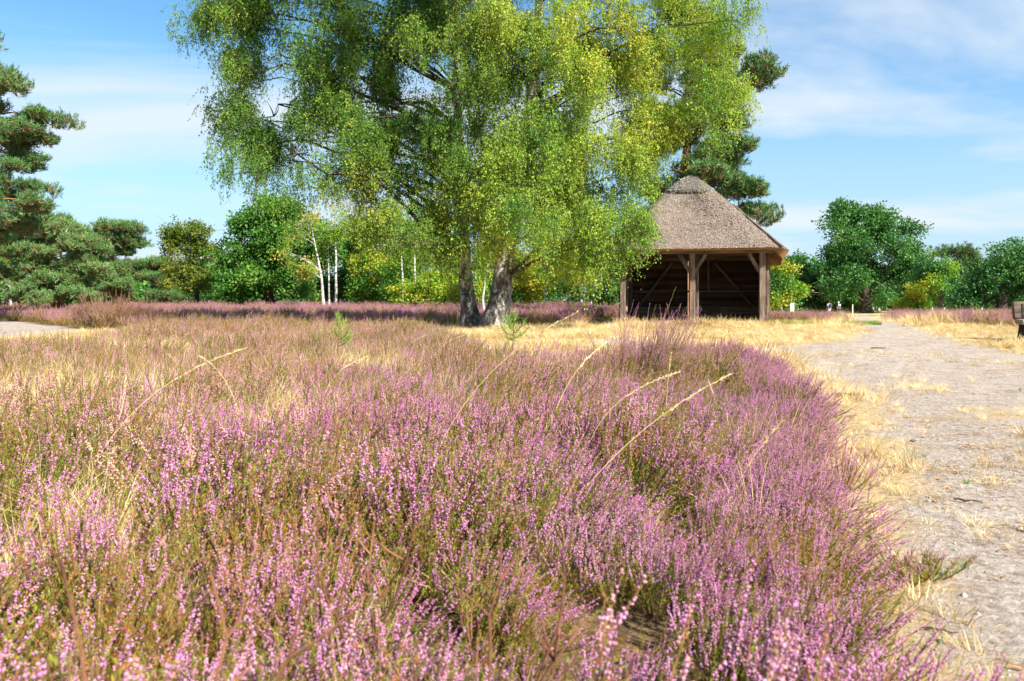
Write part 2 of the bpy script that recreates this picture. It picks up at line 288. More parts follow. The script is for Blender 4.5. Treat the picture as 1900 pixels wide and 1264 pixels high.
def ground_mat():
    m, t, o = new_mat('heath_ground'); l = t.links.new
    g = nd(t, 'ShaderNodeNewGeometry'); at_ = nd(t, 'ShaderNodeAttribute', attribute_name='zone'); sp = nd(t, 'ShaderNodeSeparateColor'); l(at_.outputs['Color'], sp.inputs[0])
    def nz(scale, det=6, ro=.6):
        n = nd(t, 'ShaderNodeTexNoise'); n.inputs['Scale'].default_value = scale; n.inputs['Detail'].default_value = det; n.inputs['Roughness'].default_value = ro; l(g.outputs['Position'], n.inputs['Vector']); return n
    nf, nm, nb, ns = nz(28, 8, .75), nz(3.5, 8, .7), nz(.45, 5), nz(130, 3, .7)
    mpx = nd(t, 'ShaderNodeMapping'); mpx.inputs['Scale'].default_value = (22, 45, 20); mpx.inputs['Rotation'].default_value = (0, 0, .2); l(g.outputs['Position'], mpx.inputs[0])
    nst = nd(t, 'ShaderNodeTexNoise'); nst.inputs['Scale'].default_value = 1; nst.inputs['Detail'].default_value = 6; nst.inputs['Roughness'].default_value = .7; l(mpx.outputs[0], nst.inputs['Vector'])
    sand = ramp(t, [(.30, (.11,.088,.072)), (.43, (.33,.285,.245)), (.6, (.49,.44,.395)), (.78, (.63,.585,.545))]); l(nf.outputs[0], sand.inputs[0])
    sand2 = ramp(t, [(.32, (.60,.48,.37)), (.5, (.95, .90, .84)), (.68, (1.0,.99,1.0))]); l(nm.outputs[0], sand2.inputs[0])
    smul = nd(t, 'ShaderNodeMixRGB', blend_type='MULTIPLY'); smul.inputs[0].default_value = .8; l(sand.outputs[0], smul.inputs[1]); l(sand2.outputs[0], smul.inputs[2])
    grit = ramp(t, [(.33, (.3,.27,.25)), (.40, (1, 1, 1))]); l(ns.outputs[0], grit.inputs[0])
    smu2 = nd(t, 'ShaderNodeMixRGB', blend_type='MULTIPLY'); smu2.inputs[0].default_value = .8; l(smul.outputs[0], smu2.inputs[1]); l(grit.outputs[0], smu2.inputs[2])
    straw = ramp(t, [(.25, (.16,.11,.06)), (.42, (.38,.28,.15)), (.6, (.56,.43,.23)), (.8, (.70,.58,.36))]); l(nst.outputs[0], straw.inputs[0])
    duff = ramp(t, [(.3, (.05,.032,.02)), (.5, (.14,.09,.05)), (.7, (.34,.24,.11))]); l(nf.outputs[0], duff.inputs[0])
    green = ramp(t, [(.3, (.12,.17,.03)), (.7, (.30,.33,.08))]); l(nst.outputs[0], green.inputs[0])
    def noisy(ch, amt=.9, w=.12, c=.5):
        a = nd(t, 'ShaderNodeMath', operation='MULTIPLY_ADD', i_1=amt); l(nm.outputs[0], a.inputs[0]); l(ch, a.inputs[2])
        b = nd(t, 'ShaderNodeMapRange'); b.inputs[1].default_value = c + amt / 2 - w; b.inputs[2].default_value = c + amt / 2 + w; l(a.outputs[0], b.inputs[0]); return b.outputs[0]
    def mix(f, a, b):
        q = nd(t, 'ShaderNodeMixRGB'); l(f, q.inputs[0]); l(a, q.inputs[1]); l(b, q.inputs[2]); return q.outputs[0]
    c = mix(noisy(sp.outputs[2]), straw.outputs[0], green.outputs[0])
    c = mix(noisy(sp.outputs[0], 1.5, .26, .30), c, smu2.outputs[0])
    c = mix(noisy(sp.outputs[1], .5), c, duff.outputs[0])
    p = nd(t, 'ShaderNodeBsdfPrincipled'); p.inputs['Roughness'].default_value = .95; p.inputs['Specular IOR Level'].default_value = .1; l(c, p.inputs['Base Color'])
    hb = nd(t, 'ShaderNodeMath', operation='MULTIPLY_ADD', i_1=.5); l(nf.outputs[0], hb.inputs[0]); l(nm.outputs[0], hb.inputs[2])
    bp = nd(t, 'ShaderNodeBump'); bp.inputs['Strength'].default_value = .8; bp.inputs['Distance'].default_value = .05; l(hb.outputs[0], bp.inputs['Height']); l(bp.outputs[0], p.inputs['Normal'])
    l(p.outputs[0], o.inputs[0]); return m
M['ground'] = ground_mat()

# ------------------------------------------------------------------ zones of the ground
def poly_sd(x, y, P):
    """signed distance, positive inside"""
    P = np.asarray(P, float); x = np.asarray(x, float); y = np.asarray(y, float)
    d2 = np.full(x.shape, 1e18); ins = np.zeros(x.shape, bool)
    for (ax, ay), (bx, by) in zip(P, np.roll(P, -1, 0)):
        ex, ey = bx - ax, by - ay; t = np.clip(((x - ax) * ex + (y - ay) * ey) / (ex * ex + ey * ey + 1e-12), 0, 1)
        d2 = np.minimum(d2, (x - ax - t * ex) ** 2 + (y - ay - t * ey) ** 2)
        c = (ay > y) != (by > y)
        with np.errstate(divide='ignore', invalid='ignore'):
            ins ^= c & (x < (bx - ax) * (y - ay) / (by - ay + 1e-12) + ax)
    return np.where(ins, 1, -1) * np.sqrt(d2)
SAND = [(1.15,-1), (1.25,2.3), (1.75,3.4), (2.35,4.9), (3.0,6.6), (4.0,9.6), gp(1435,664), gp(1320,658), gp(1400,650), gp(1500,640), gp(1600,624), gp(1610,612), gp(1580,600), gp(1545,589),
        (37,112), (44,112), gp(1606,589), gp(1690,606), gp(1750,632), gp(1840,652), gp(1900,660), (14,13.5), (20,11), (20,-1)]
SAND2 = [gp(-150,625), gp(-20,622), gp(70,622), gp(150,612), gp(128,597), gp(60,590), gp(-60,590), gp(-300,600)]
SAND3 = [gp(1080,634), gp(1135,637), gp(1200,640), gp(1130,631)]
H1 = [(.82,.2), (.85,2.2), (1.28,3.3), (1.92,5), (2.55,7), (3.02,9.4), (3.1,11.0), (2.4,12.2), (1.2,11.6), (.3,11.2), (-.5,12.4), (-.9,15.6), (-2.2,19.5), (-4,22), (-7.5,22.5), (-10.5,23), (-8.6,16.5), (-8.6,12.6), (-13,11), (-22,10.5), (-22,.2)]
H2 = [(-14.5,26), (-12.8,23.8), (-9,23.2), (-4,23.2), (-2.8,24.5), (0,25.2), (2.4,26.2), (3.2,31), (6,36), (9,70), (-55,75), (-40,45), (-24,36)]
H3 = [(9.6,31.5), (12.6,32), (15.0,36), (17.0,42), (17.2,46), (15,52), (8,50), (7.5,38)]
H4 = [(22.3,49), (16.5,34), (14.3,27), (13.2,22.5), (14.5,19.5), (26,18), (62,40), (62,76), (38,76), (30,64)]
H5 = [(-20,30),(-26,40),(-44,60),(-60,60),(-40,30)]
GREEN = [(8.5,24.6), (11.5,25), (12.2,27.5), (8.6,27.6)]
GREEN2 = [(6.0,25.8), (8.2,25.6), (8.2,26.4), (6.0,26.6)]
HEATHS = [(H1, 1.0), (H2, 1.0), (H3, .85), (H4, .55), (H5, .5)]
def zones(x, y):
    sand = np.clip(.5 + np.maximum(np.maximum(poly_sd(x, y, SAND), poly_sd(x, y, SAND2)), poly_sd(x, y, SAND3)) / (0.5 + .02 * np.asarray(y)), 0, 1)
    # straw islands in the sand: the strip between the two wheel tracks and scattered tufts
    strip = np.exp(-((x - (y * .27 + 2.4)) / .55) ** 2) * sm((y - 4.0) / 2) * sm((11.5 - y) / 2.5)
    edge = sm((1.5 - np.abs(x - (y * .36 + .55))) / 1.2) * sm((13 - y) / 4) * .16 + .12 * sm((y - 6) / 2) * sm((12 - y) / 2) * sm((y * .42 + 1.3 - x) / 1.2)
    sand = sand * 1.15 - .5 * strip - edge * (.15 + .8 * vnoise(x, y, .8, 5)) - .35 * sm((vnoise(x, y, .9, 3) - .66) / .2)
    heath = np.zeros(np.shape(x))
    for P, a in HEATHS: heath = np.maximum(heath, np.clip(.5 + poly_sd(x, y, P) / .5, 0, 1) * a)
    green = np.maximum(np.clip(.5 + poly_sd(x, y, GREEN) / 2.5, 0, 1), np.clip(.3 + poly_sd(x, y, GREEN2) / 1.2, 0, 1))
    return np.clip(sand, 0, 1), heath, green

def grow(a, b, step, far, k=1.10):
    v = list(np.arange(a, b, step)); s_ = step
    while v[-1] < far: s_ *= k; v.append(v[-1] + s_)
    return v
xs = np.array(sorted([-q for q in grow(0, 9, .13, 420)][1:] + grow(0, 13, .13, 420))); ys = np.array(sorted([-q for q in grow(0, 1, .3, 60)][1:] + grow(0, 24, .13, 520, 1.06)))
GX, GY = np.meshgrid(xs, ys); GZ = zf(GX, GY) + (vnoise(GX, GY, .35, 8) - .5) * .026 - .012 * np.exp(-((GX - (GY * .27 + 1.55)) / .22) ** 2) - .012 * np.exp(-((GX - (GY * .27 + 3.2)) / .22) ** 2)
zs, zh, zg = zones(GX, GY)
nx, ny = len(xs), len(ys)
idx = np.arange(nx * ny).reshape(ny, nx)
quads = np.stack([idx[:-1, :-1], idx[:-1, 1:], idx[1:, 1:], idx[1:, :-1]], -1).reshape(-1, 4)
inS = np.maximum(np.maximum(poly_sd(GX, GY, SAND), poly_sd(GX, GY, SAND2)), poly_sd(GX, GY, SAND3)).ravel()
fs = inS[quads].mean(1) > 0
V3 = np.stack([GX, GY, GZ], -1).reshape(-1, 3); ZC = np.stack([zs, zh, zg, np.ones_like(zs)], -1).reshape(-1, 4)
for nm, sel in (('ground', ~fs), ('sand_path', fs)):
    q = quads[sel]; u, inv = np.unique(q, return_inverse=True)
    b = MB(); b.add(V3[u], inv.reshape(-1, 4)); o = b.obj(nm, M['ground'], smooth=True)
    a = o.data.color_attributes.new('zone', 'FLOAT_COLOR', 'POINT'); a.data.foreach_set('color', ZC[u].astype(np.float32).ravel())
    tag(o, 'dry straw covered heath ground' if nm == 'ground' else 'pale sandy footpath with straw tufts curving past the hut', kind='structure')

# ------------------------------------------------------------------ scattering (for what nobody could count)
_groups = {}
def scatter_group(protos):
    key = tuple(p.name for p in protos)
    if key in _groups: return _groups[key]
    g = bpy.data.node_groups.new('scatter', 'GeometryNodeTree')
    g.interface.new_socket('Geometry', in_out='INPUT', socket_type='NodeSocketGeometry'); g.interface.new_socket('Geometry', in_out='OUTPUT', socket_type='NodeSocketGeometry')
    gi = g.nodes.new('NodeGroupInput'); go = g.nodes.new('NodeGroupOutput'); l = g.links.new
    j = g.nodes.new('GeometryNodeJoinGeometry')
    for p in reversed(protos):          # a join lists its latest link first
        oi = g.nodes.new('GeometryNodeObjectInfo'); oi.inputs['Object'].default_value = p; oi.inputs['As Instance'].default_value = False
        g2 = g.nodes.new('GeometryNodeGeometryToInstance'); l(oi.outputs['Geometry'], g2.inputs[0]); l(g2.outputs[0], j.inputs[0])
    ip = g.nodes.new('GeometryNodeInstanceOnPoints'); ip.inputs['Pick Instance'].default_value = True
    def na(n, t):
        a = g.nodes.new('GeometryNodeInputNamedAttribute'); a.data_type = t; a.inputs['Name'].default_value = n; return a.outputs['Attribute']
    l(gi.outputs[0], ip.inputs['Points']); l(j.outputs[0], ip.inputs['Instance']); l(na('pick', 'INT'), ip.inputs['Instance Index'])
    e2r = g.nodes.new('FunctionNodeEulerToRotation'); l(na('rot', 'FLOAT_VECTOR'), e2r.inputs[0]); l(e2r.outputs[0], ip.inputs['Rotation']); l(na('scl', 'FLOAT'), ip.inputs['Scale'])
    l(ip.outputs[0], go.inputs[0]); _groups[key] = g; return g
def scatter(name, P, rot, scl, protos, parent=None, pick=None, kind='stuff'):
    P = np.asarray(P, np.float32); n = len(P)
    me = bpy.data.meshes.new(name); me.vertices.add(n); me.vertices.foreach_set('co', P.ravel())
    a = me.attributes.new('rot', 'FLOAT_VECTOR', 'POINT'); a.data.foreach_set('vector', np.asarray(rot, np.float32).ravel())
    a = me.attributes.new('scl', 'FLOAT', 'POINT'); a.data.foreach_set('value', np.broadcast_to(np.asarray(scl, np.float32), (n,)).copy())
    a = me.attributes.new('pick', 'INT', 'POINT'); a.data.foreach_set('value', (rng.randint(0, len(protos), n) if pick is None else pick).astype(np.int32))
    for p in protos:
        for m_ in p.data.materials:
            if m_.name not in me.materials: me.materials.append(m_)
    o = bpy.data.objects.new(name, me); COL.objects.link(o)
    if parent: o.parent = parent
    if kind: o['kind'] = kind
    md = o.modifiers.new('scatter', 'NODES'); md.node_group = scatter_group(protos)
    return o
def proto(mb, name, mats, smooth=False):
    return bpy.data.objects.new(name, mb.mesh(name, mats, smooth))   # never linked: only its mesh is used

# ------------------------------------------------------------------ plant pieces
OCT_V = np.array([(0,0,0),(.5,0,.55),(0,.5,.55),(-.5,0,.55),(0,-.5,.55),(0,0,1.0)]); OCT_F = np.array([(0,2,1),(0,3,2),(0,4,3),(0,1,4),(1,2,5),(2,3,5),(3,4,5),(4,1,5)])
LEAF_V = np.array([(0,0,0),(.34,0,.42),(0,.06,1.0),(-.34,0,.42),(0,-.09,.42)]); LEAF_F = np.array([(0,1,4),(1,2,4),(2,3,4),(3,0,4)])
LEAF2_V = np.array([(0,0,0),(.38,0.05,.45),(0,0,1.0),(-.38,.05,.45)]); LEAF2_F = np.array([(0,1,2,3)])
def bez(a, b, c, n):
    t = np.linspace(0, 1, n)[:, None]; return (1 - t) ** 2 * a + 2 * t * (1 - t) * b + t * t * c
def blade(mb, p0, d, length, width, bend, seg=3, mi=0):
    """one narrow grass blade bending over along its own direction"""
    d = np.array(d, float); t = np.linspace(0, 1, seg + 1); up = np.array([0, 0, 1.0])
    hor = np.array([d[0], d[1], 0]); hor /= np.linalg.norm(hor) + 1e-9
    P = p0 + up * (length * t * (1 - bend * t * .5))[:, None] + hor * (length * (np.hypot(d[0], d[1]) * t + bend * t * t))[:, None]
    side = np.cross(hor, up); wv = width * (1 - t) ** .6
    V = np.concatenate([P - side * wv[:, None] / 2, P + side * wv[:, None] / 2]); i = np.arange(seg)
    mb.add(V, np.stack([i, i + seg + 1, i + seg + 2, i + 1], -1), mi)

def heather(mb, seed, nstem=34, rad=.26, hgt=.38, bloom=1.0, fl=.0078, dens=1.0, mis=(0, 1, 2)):
    """one heather clump: stems, needle leaves and flower spikes"""
    r = np.random.RandomState(seed); st, lf, fw = mis
    FP, FD, FS, LP, LD = [], [], [], [], []
    for k in range(nstem):
        a = r.rand() * 6.283; q = math.sqrt(r.rand()); h = hgt * (0.62 + .38 * r.rand()) * (1 - .25 * q * q)
        b0 = np.array([math.cos(a), math.sin(a), 0]) * .05 * q; tip = np.array([math.cos(a) * rad * q * 1.25, math.sin(a) * rad * q * 1.25, h])
        mid = (b0 + tip) / 2 + np.array([math.cos(a), math.sin(a), 0]) * rad * .25 * q + r.randn(3) * .015
        P = bez(b0, mid, tip, 6); mb.tube(P, np.linspace(.0032, .0011, 6), 3, st, cap=False)
        axes = [(P[2:], 1.0)]
        for s_ in range(r.randint(1, 4)):
            i = r.randint(2, 5); a2 = a + r.randn() * 1.1; ln = h * (.24 + .26 * r.rand())
            d = np.array([math.cos(a2) * .5, math.sin(a2) * .5, 1.0]); d /= np.linalg.norm(d)
            S = bez(P[i], P[i] + d * ln * .5 + r.randn(3) * .008, P[i] + d * ln + np.array([0, 0, .02]), 4)
            mb.tube(S, np.linspace(.0017, .0008, 4), 3, st, cap=False); axes.append((S, .7))
        for A, wgt in axes:
            seg = np.linalg.norm(np.diff(A, axis=0), axis=1).sum(); flower = r.rand() < bloom
            if flower:
                nf = max(4, int(seg / .0056 * dens)); t = (.38 + .62 * r.rand(nf) ** .9) if wgt == 1 else (.25 + .75 * r.rand(nf))
                x = t * (len(A) - 1); i = np.minimum(x.astype(int), len(A) - 2); f = (x - i)[:, None]
                p = A[i] * (1 - f) + A[i + 1] * f; ang = r.rand(nf) * 6.283
                d = np.stack([np.cos(ang), np.sin(ang), .15 + .5 * r.rand(nf)], -1)
                FP.append(p); FD.append(d); FS.append(fl * (1.15 - .5 * t) * (.75 + .5 * r.rand(nf)))
            nl = int(seg / .005 * dens * (0.6 if flower else 1.4)); t = r.rand(nl) * (.55 if flower else 1.0)
            x = t * (len(A) - 1); i = np.minimum(x.astype(int), len(A) - 2); f = (x - i)[:, None]
            LP.append(A[i] * (1 - f) + A[i + 1] * f); ang = r.rand(nl) * 6.283; LD.append(np.stack([np.cos(ang), np.sin(ang), .7 + .6 * r.rand(nl)], -1))
        nl = int(70 * dens); x = (.15 + .5 * r.rand(nl)) * 5; i = x.astype(int); f = (x - i)[:, None]
        LP.append(P[i] * (1 - f) + P[i + 1] * f + r.randn(nl, 3) * .008); ang = r.rand(nl) * 6.283; LD.append(np.stack([np.cos(ang), np.sin(ang), .9 + .5 * r.rand(nl)], -1))
    if FP:
        FP, FD, FS = np.concatenate(FP), np.concatenate(FD), np.concatenate(FS)
        mb.stamp(OCT_V * np.array([.85, .85, 1.0]), OCT_F, frames(FD) * FS[:, None, None], FP, fw)
    LP, LD = np.concatenate(LP), np.concatenate(LD); sc = .008 + .006 * r.rand(len(LP))
    mb.stamp(LEAF2_V * np.array([.3, 1, 1]), LEAF2_F, frames(LD, r.rand(len(LP)) * 6.28) * sc[:, None, None], LP, lf)
def mk_heather(name, seed, flower='flower', **kw):
    b = MB(); heather(b, seed, **kw); return proto(b, name, [M['heather_stem'], M['heather_leaf'], M[flower]])
HB = [mk_heather('heather_fresh', 100 + k, 'flower', bloom=(.9, .72, .82, .6)[k], nstem=(38, 32, 36, 32)[k]) for k in range(4)]
HD = [mk_heather('heather_faded', 120 + k, 'flower_dry', bloom=.7, nstem=30) for k in range(2)]
HG = [mk_heather('heather_green', 130, 'flower', bloom=.28, nstem=30), mk_heather('heather_dead', 131, 'flower_dry', bloom=.35, nstem=22, dens=.5)]
HALL = HB + HD + HG

def tuft(name, seed, n, length, width, spread, bendr, mat, base=.03, seg=3):
    r = np.random.RandomState(seed); b = MB()
    for k in range(n):
        a = r.rand() * 6.283; q = r.rand() * spread
        blade(b, np.array([math.cos(a) * base * r.rand(), math.sin(a) * base * r.rand(), 0]), (math.cos(a) * q, math.sin(a) * q, 1), length * (.5 + .6 * r.rand()), width * (.7 + .6 * r.rand()), bendr[0] + (bendr[1] - bendr[0]) * r.rand(), seg)
    return proto(b, name, [mat])
STRAW = [tuft('straw_tuft', 200 + k, 40, .46, .0030, .6, (.05, .95), M['straw'], .06, 5) for k in range(3)]
LAWN = [tuft('lawn_tuft', 210 + k, 46, .13, .0045, 1.3, (.0, .9), M['lawn_straw'], .13) for k in range(3)]
GRASS = [tuft('grass_tuft', 220 + k, 36, .16, .005, .7, (.0, .5), M['green_grass'], .06) for k in range(2)]

def leaf_cluster(name, seed, mat, n=34, rad=.34, size=.12, flat=.75, droop=.25):
    r = np.random.RandomState(seed); p = r.randn(n, 3); p /= np.linalg.norm(p, axis=1)[:, None]; p *= rad * r.rand(n, 1) ** .5 * np.array([1, 1, flat])
    d = p * .8 + r.randn(n, 3) * .22 + np.array([0, 0, -droop * .5]); b = MB()
    b.stamp(LEAF_V, LEAF_F, frames(d, r.rand(n) * 6.28) * (size * (.65 + .7 * r.rand(n)))[:, None, None], p)
    return proto(b, name, [mat])
def birch_sprig(name, seed, mat, n=42, length=.8, size=.055):
    """a hanging twig with leaves on both sides"""
    r = np.random.RandomState(seed); b = MB(); P0 = []
    for s_ in range(3):
        a = r.rand() * 6.283; q = .18 if s_ else .05
        A = bez(np.zeros(3), np.array([math.cos(a) * q, math.sin(a) * q, -.02]), np.array([math.cos(a) * q * 1.6, math.sin(a) * q * 1.6, -length * (1 - .25 * s_)]), 5)
        b.tube(A, np.linspace(.003, .0012, 5), 3, 1, cap=False)
        k = n // 3; x = (.08 + .92 * r.rand(k)) * 4; i = np.minimum(x.astype(int), 3); f = (x - i)[:, None]; P0.append(A[i] * (1 - f) + A[i + 1] * f)
    P0 = np.concatenate(P0) + r.randn(len(P0) * 0 + sum(len(q) for q in P0), 3) * .02 if False else np.concatenate(P0)
    P0 = P0 + r.randn(*P0.shape) * .022; m_ = len(P0); ang = r.rand(m_) * 6.283
    D = np.stack([np.cos(ang), np.sin(ang), -.9 - .7 * r.rand(m_)], -1)
    b.stamp(LEAF_V, LEAF_F, frames(D, r.rand(m_) * 6.28) * (size * (.65 + .6 * r.rand(m_)))[:, None, None], P0, 0)
    return proto(b, name, [mat, M['dark_bark']])
def needle_tuft(name, seed, mat, twig, n=90, length=.10, rad=.2):
    """pine branchlets: upturned shoots ringed with needles"""
    r = np.random.RandomState(seed); b = MB(); P, D = [], []
    for s_ in range(7):
        a = r.rand() * 6.283; q = rad * (.3 + .7 * r.rand()); tip = np.array([math.cos(a) * q, math.sin(a) * q, .05 + .13 * r.rand()])
        A = bez(np.array([0, 0, -.04]), tip * np.array([.7, .7, .15]), tip, 4); b.tube(A, .006, 3, 1, cap=False)
        k = n // 7; t = .35 + .65 * r.rand(k); x = t * 3; i = np.minimum(x.astype(int), 2); f = (x - i)[:, None]; P.append(A[i] * (1 - f) + A[i + 1] * f)
        ax = A[3] - A[1]; ax /= np.linalg.norm(ax); D.append(ax + r.randn(k, 3) * .75)
    P, D = np.concatenate(P), np.concatenate(D)
    b.stamp(np.array([(-.07,0,0),(.07,0,0),(.035,0,1.0),(-.035,0,1.0)]), np.array([(0,1,2,3)]), frames(D, r.rand(len(P)) * 6.28) * (length * (.7 + .6 * r.rand(len(P))))[:, None, None], P, 0)
    return proto(b, name, [mat, twig])
CL = {}
for nm, mt in (('oak', 'oak_leaf'), ('maple', 'maple_leaf'), ('olive', 'olive_leaf'), ('lime', 'lime_leaf'), ('gold', 'gold_leaf'), ('orange', 'orange_leaf'), ('far', 'far_leaf')):
    CL[nm] = [leaf_cluster(nm + '_spray', 300 + k + len(nm), M[mt]) for k in range(3)]
CL['birch_green'] = [birch_sprig('birch_spray_green', 340 + k, M['birch_leaf_green']) for k in range(3)]
CL['birch_yellow'] = [birch_sprig('birch_spray_yellow', 350 + k, M['birch_leaf_yellow']) for k in range(3)]
CL['pine'] = [needle_tuft('pine_spray', 360 + k, M['pine_needle'], M['pine_bark']) for k in range(3)]
CL['pine_warm'] = [needle_tuft('pine_spray_warm', 370 + k, M['pine_needle_warm'], M['pine_bark']) for k in range(3)]

# ------------------------------------------------------------------ trees
def crown_points(d, blobs, r, cr, per, deep=.9):
    """clump centres through the crown, then sprays round each clump"""
    C = []
    for (px, py, rx, ry, *rest) in blobs:
        k = F / d; c = np.array(at(px, d, py=py)); ra = np.array([rx, 0, ry]) / k; ra[1] = rest[0] if rest else min(max(ra[0], ra[2]) * deep, 4.5)
        off = rest[1] if len(rest) > 1 else 0.0; c[1] += off
        vol = ra[0] * ra[1] * ra[2]; n = max(2, int(1.15 * (vol ** (2 / 3)) / cr ** 2 * 1.25))
        p = r.randn(n, 3); p /= np.linalg.norm(p, axis=1)[:, None]; p *= (r.rand(n, 1) ** .45)
        C.append(c + p * ra)
    return np.concatenate(C)
def make_tree(name, label, cat, d, base, blobs, kind, trunk_px=None, r0=.25, cr=.7, per=40, scale=1.0, group=None, bark='dark_bark', limb=None,
              flat=.65, droop=False, seed=1, top=None, limbs=40, deep=.9, foot=None, sides=9, tilt=.5, extra_trunks=(), rough=.06, mix=None, attach=.45):
    r = np.random.RandomState(seed); bx = (base - 950) / F * d; bz = float(zf(bx, d)) - .05
    root = empty(name, (bx, d, bz), label, cat, group); o0 = np.array([bx, d, bz])
    C = crown_points(d, blobs, r, cr, per, deep)
    if trunk_px: T = np.array([o0] + [np.array(at(px, d, py=py)) + np.array([0, yy, 0]) for (px, py, yy) in trunk_px])
    else:
        h = (C[:, 2].max() - bz) * .86; cx = C[:, 0].mean(); T = np.array([o0, o0 + [(cx - bx) * .15, 0, h * .3], o0 + [(cx - bx) * .7, .1, h * .65], o0 + [cx - bx, 0, h]])
    # smooth the trunk line
    t = np.linspace(0, 1, len(T)); tt = np.linspace(0, 1, 16); TP = np.stack([np.interp(tt, t, T[:, k]) for k in range(3)], -1)
    TP[1:-1] = TP[1:-1] * .5 + (TP[:-2] + TP[2:]) * .25; TP[2:-1] += r.randn(13, 3) * r0 * .12 * np.array([1, 1, 0])
    tr = r0 * (1 - .9 * tt ** .75); tr[0] *= 1.45; tr[1] *= 1.08
    b = MB(); b.tube(TP - o0, tr, sides, 0, rough=rough); b.obj('trunk', M[bark], root, smooth=True)
    for (pts, rr) in extra_trunks:
        E = np.array([np.array(at(px, d, py=py)) + np.array([0, yy, 0]) for (px, py, yy) in pts]); te = np.linspace(0, 1, len(E)); t2 = np.linspace(0, 1, 10)
        E = np.stack([np.interp(t2, te, E[:, k]) for k in range(3)], -1); E[1:-1] = E[1:-1] * .5 + (E[:-2] + E[2:]) * .25
        b = MB(); b.tube(E - o0, rr * (1 - .7 * t2), 8, 0, rough=rough); b.obj('trunk', M[bark], root, smooth=True)
    # limbs from the trunk to the clumps
    lb = MB(); order = r.permutation(len(C))[:limbs]; few = len(order) <= 9
    for i in order:
        if few and lb.n: lb.obj('limb', M[limb or bark], root, smooth=True); lb = MB()
        c = C[i]; hd = np.hypot(c[0] - bx, c[1] - d); za = c[2] - hd * attach - (.0 if not droop else -.1 * hd); zr = np.clip(za, bz + .12 * (TP[-1, 2] - bz), TP[-2, 2])
        j = int(np.argmin(np.abs(TP[:, 2] - zr))); a = TP[j]; ln = np.linalg.norm(c - a)
        mid = a * .45 + c * .55 + np.array([0, 0, ln * (.22 if droop else .10)]) + r.randn(3) * ln * .07
        P = bez(a, mid, c + (np.array([0, 0, -.3]) if droop else 0), 8); P[1:-1] += r.randn(6, 3) * ln * .02
        ra = min(tr[j] * .5, (.016 + .009 * ln) if droop else (.022 + .016 * ln)) * (.8 + .4 * r.rand())
        lb.tube(P - o0, np.linspace(ra, .008, 8), 5, 0, cap=False)
        for s_ in range(3):
            k = r.randint(3, 7); e = P[k] + (r.randn(3) * np.array([1, 1, .5])) * cr * 1.0 + np.array([0, 0, .1 * cr])
            lb.tube(bez(P[k] - o0, (P[k] + e) / 2 - o0 + r.randn(3) * .05, e - o0, 5), np.linspace(ra * .4, .005, 5), 4, 0, cap=False)
    if lb.n: lb.obj('limb' if few else 'limbs', M[limb or bark], root, smooth=True)
    # foliage sprays
    n = len(C); pr = np.clip(r.normal(per, per * .3, n), per * .4, per * 1.7).astype(int); which = np.repeat(np.arange(n), pr); N = len(which)
    u = r.randn(N, 3); u /= np.linalg.norm(u, axis=1)[:, None]; rad = cr * (.55 + .9 * r.rand(n))[which][:, None] * r.rand(N, 1) ** .4
    P = C[which] + u * rad * np.array([1, 1, flat]) * 1.05
    if droop: P[:, 2] += .3 - np.abs(r.randn(N)) * .32 * (r.rand(N) < .6)
    P[:, 2] = np.maximum(P[:, 2], zf(P[:, 0], P[:, 1]) + .25)
    rot = np.stack([r.randn(N) * tilt, r.randn(N) * tilt, r.rand(N) * 6.283], -1)
    kinds = [kind] if isinstance(kind, str) else list(kind); pr_ = sum((CL[k] for k in kinds), [])
    pick = None
    if mix is not None:
        cm = np.where(r.rand(N) < (.65 if droop else .25), r.choice(len(kinds), N, p=mix), r.choice(len(kinds), n, p=mix)[which]); pick = cm * 3 + r.randint(0, 3, N)
    scatter('crown', P - o0, rot, scale * (.75 + .5 * r.rand(N)), pr_, root, pick)
    return root

# the two old birches
make_tree('birch_tree', 'big old birch with green hanging leaves and a trunk leaning left, left of the pair', 'tree', 22.5, 874,
    [(480,35,120,60), (385,28,40,30,.7), (440,130,45,80,1.2), (450,285,50,75,1.2), (560,110,60,45), (620,50,140,75), (540,265,80,60), (520,330,60,50), (690,260,110,60), (780,100,120,130), (640,345,80,40), (735,405,90,50),
     (820,440,85,50,2,-1), (790,300,100,90), (855,130,55,110,.8,-1.5), (840,330,70,80,.8,-1.5), (560,180,70,50), (640,220,90,50), (720,320,80,60), (600,120,80,50), (430,200,35,50,1), (700,-120,290,110), (520,-60,120,60), (850,-60,150,120)], ['birch_green', 'birch_yellow'],
    [(864,490,.1), (852,300,.2), (846,100,.2), (842,-90,.2), (840,-260,.2)], .25, cr=.6, per=60, scale=1.0, bark='birch_bark', limb='dark_bark', flat=.9, droop=True, seed=5, limbs=64, group='old birches beside the hut', tilt=.22, sides=16, rough=.05, mix=[.9, .1], deep=.8)
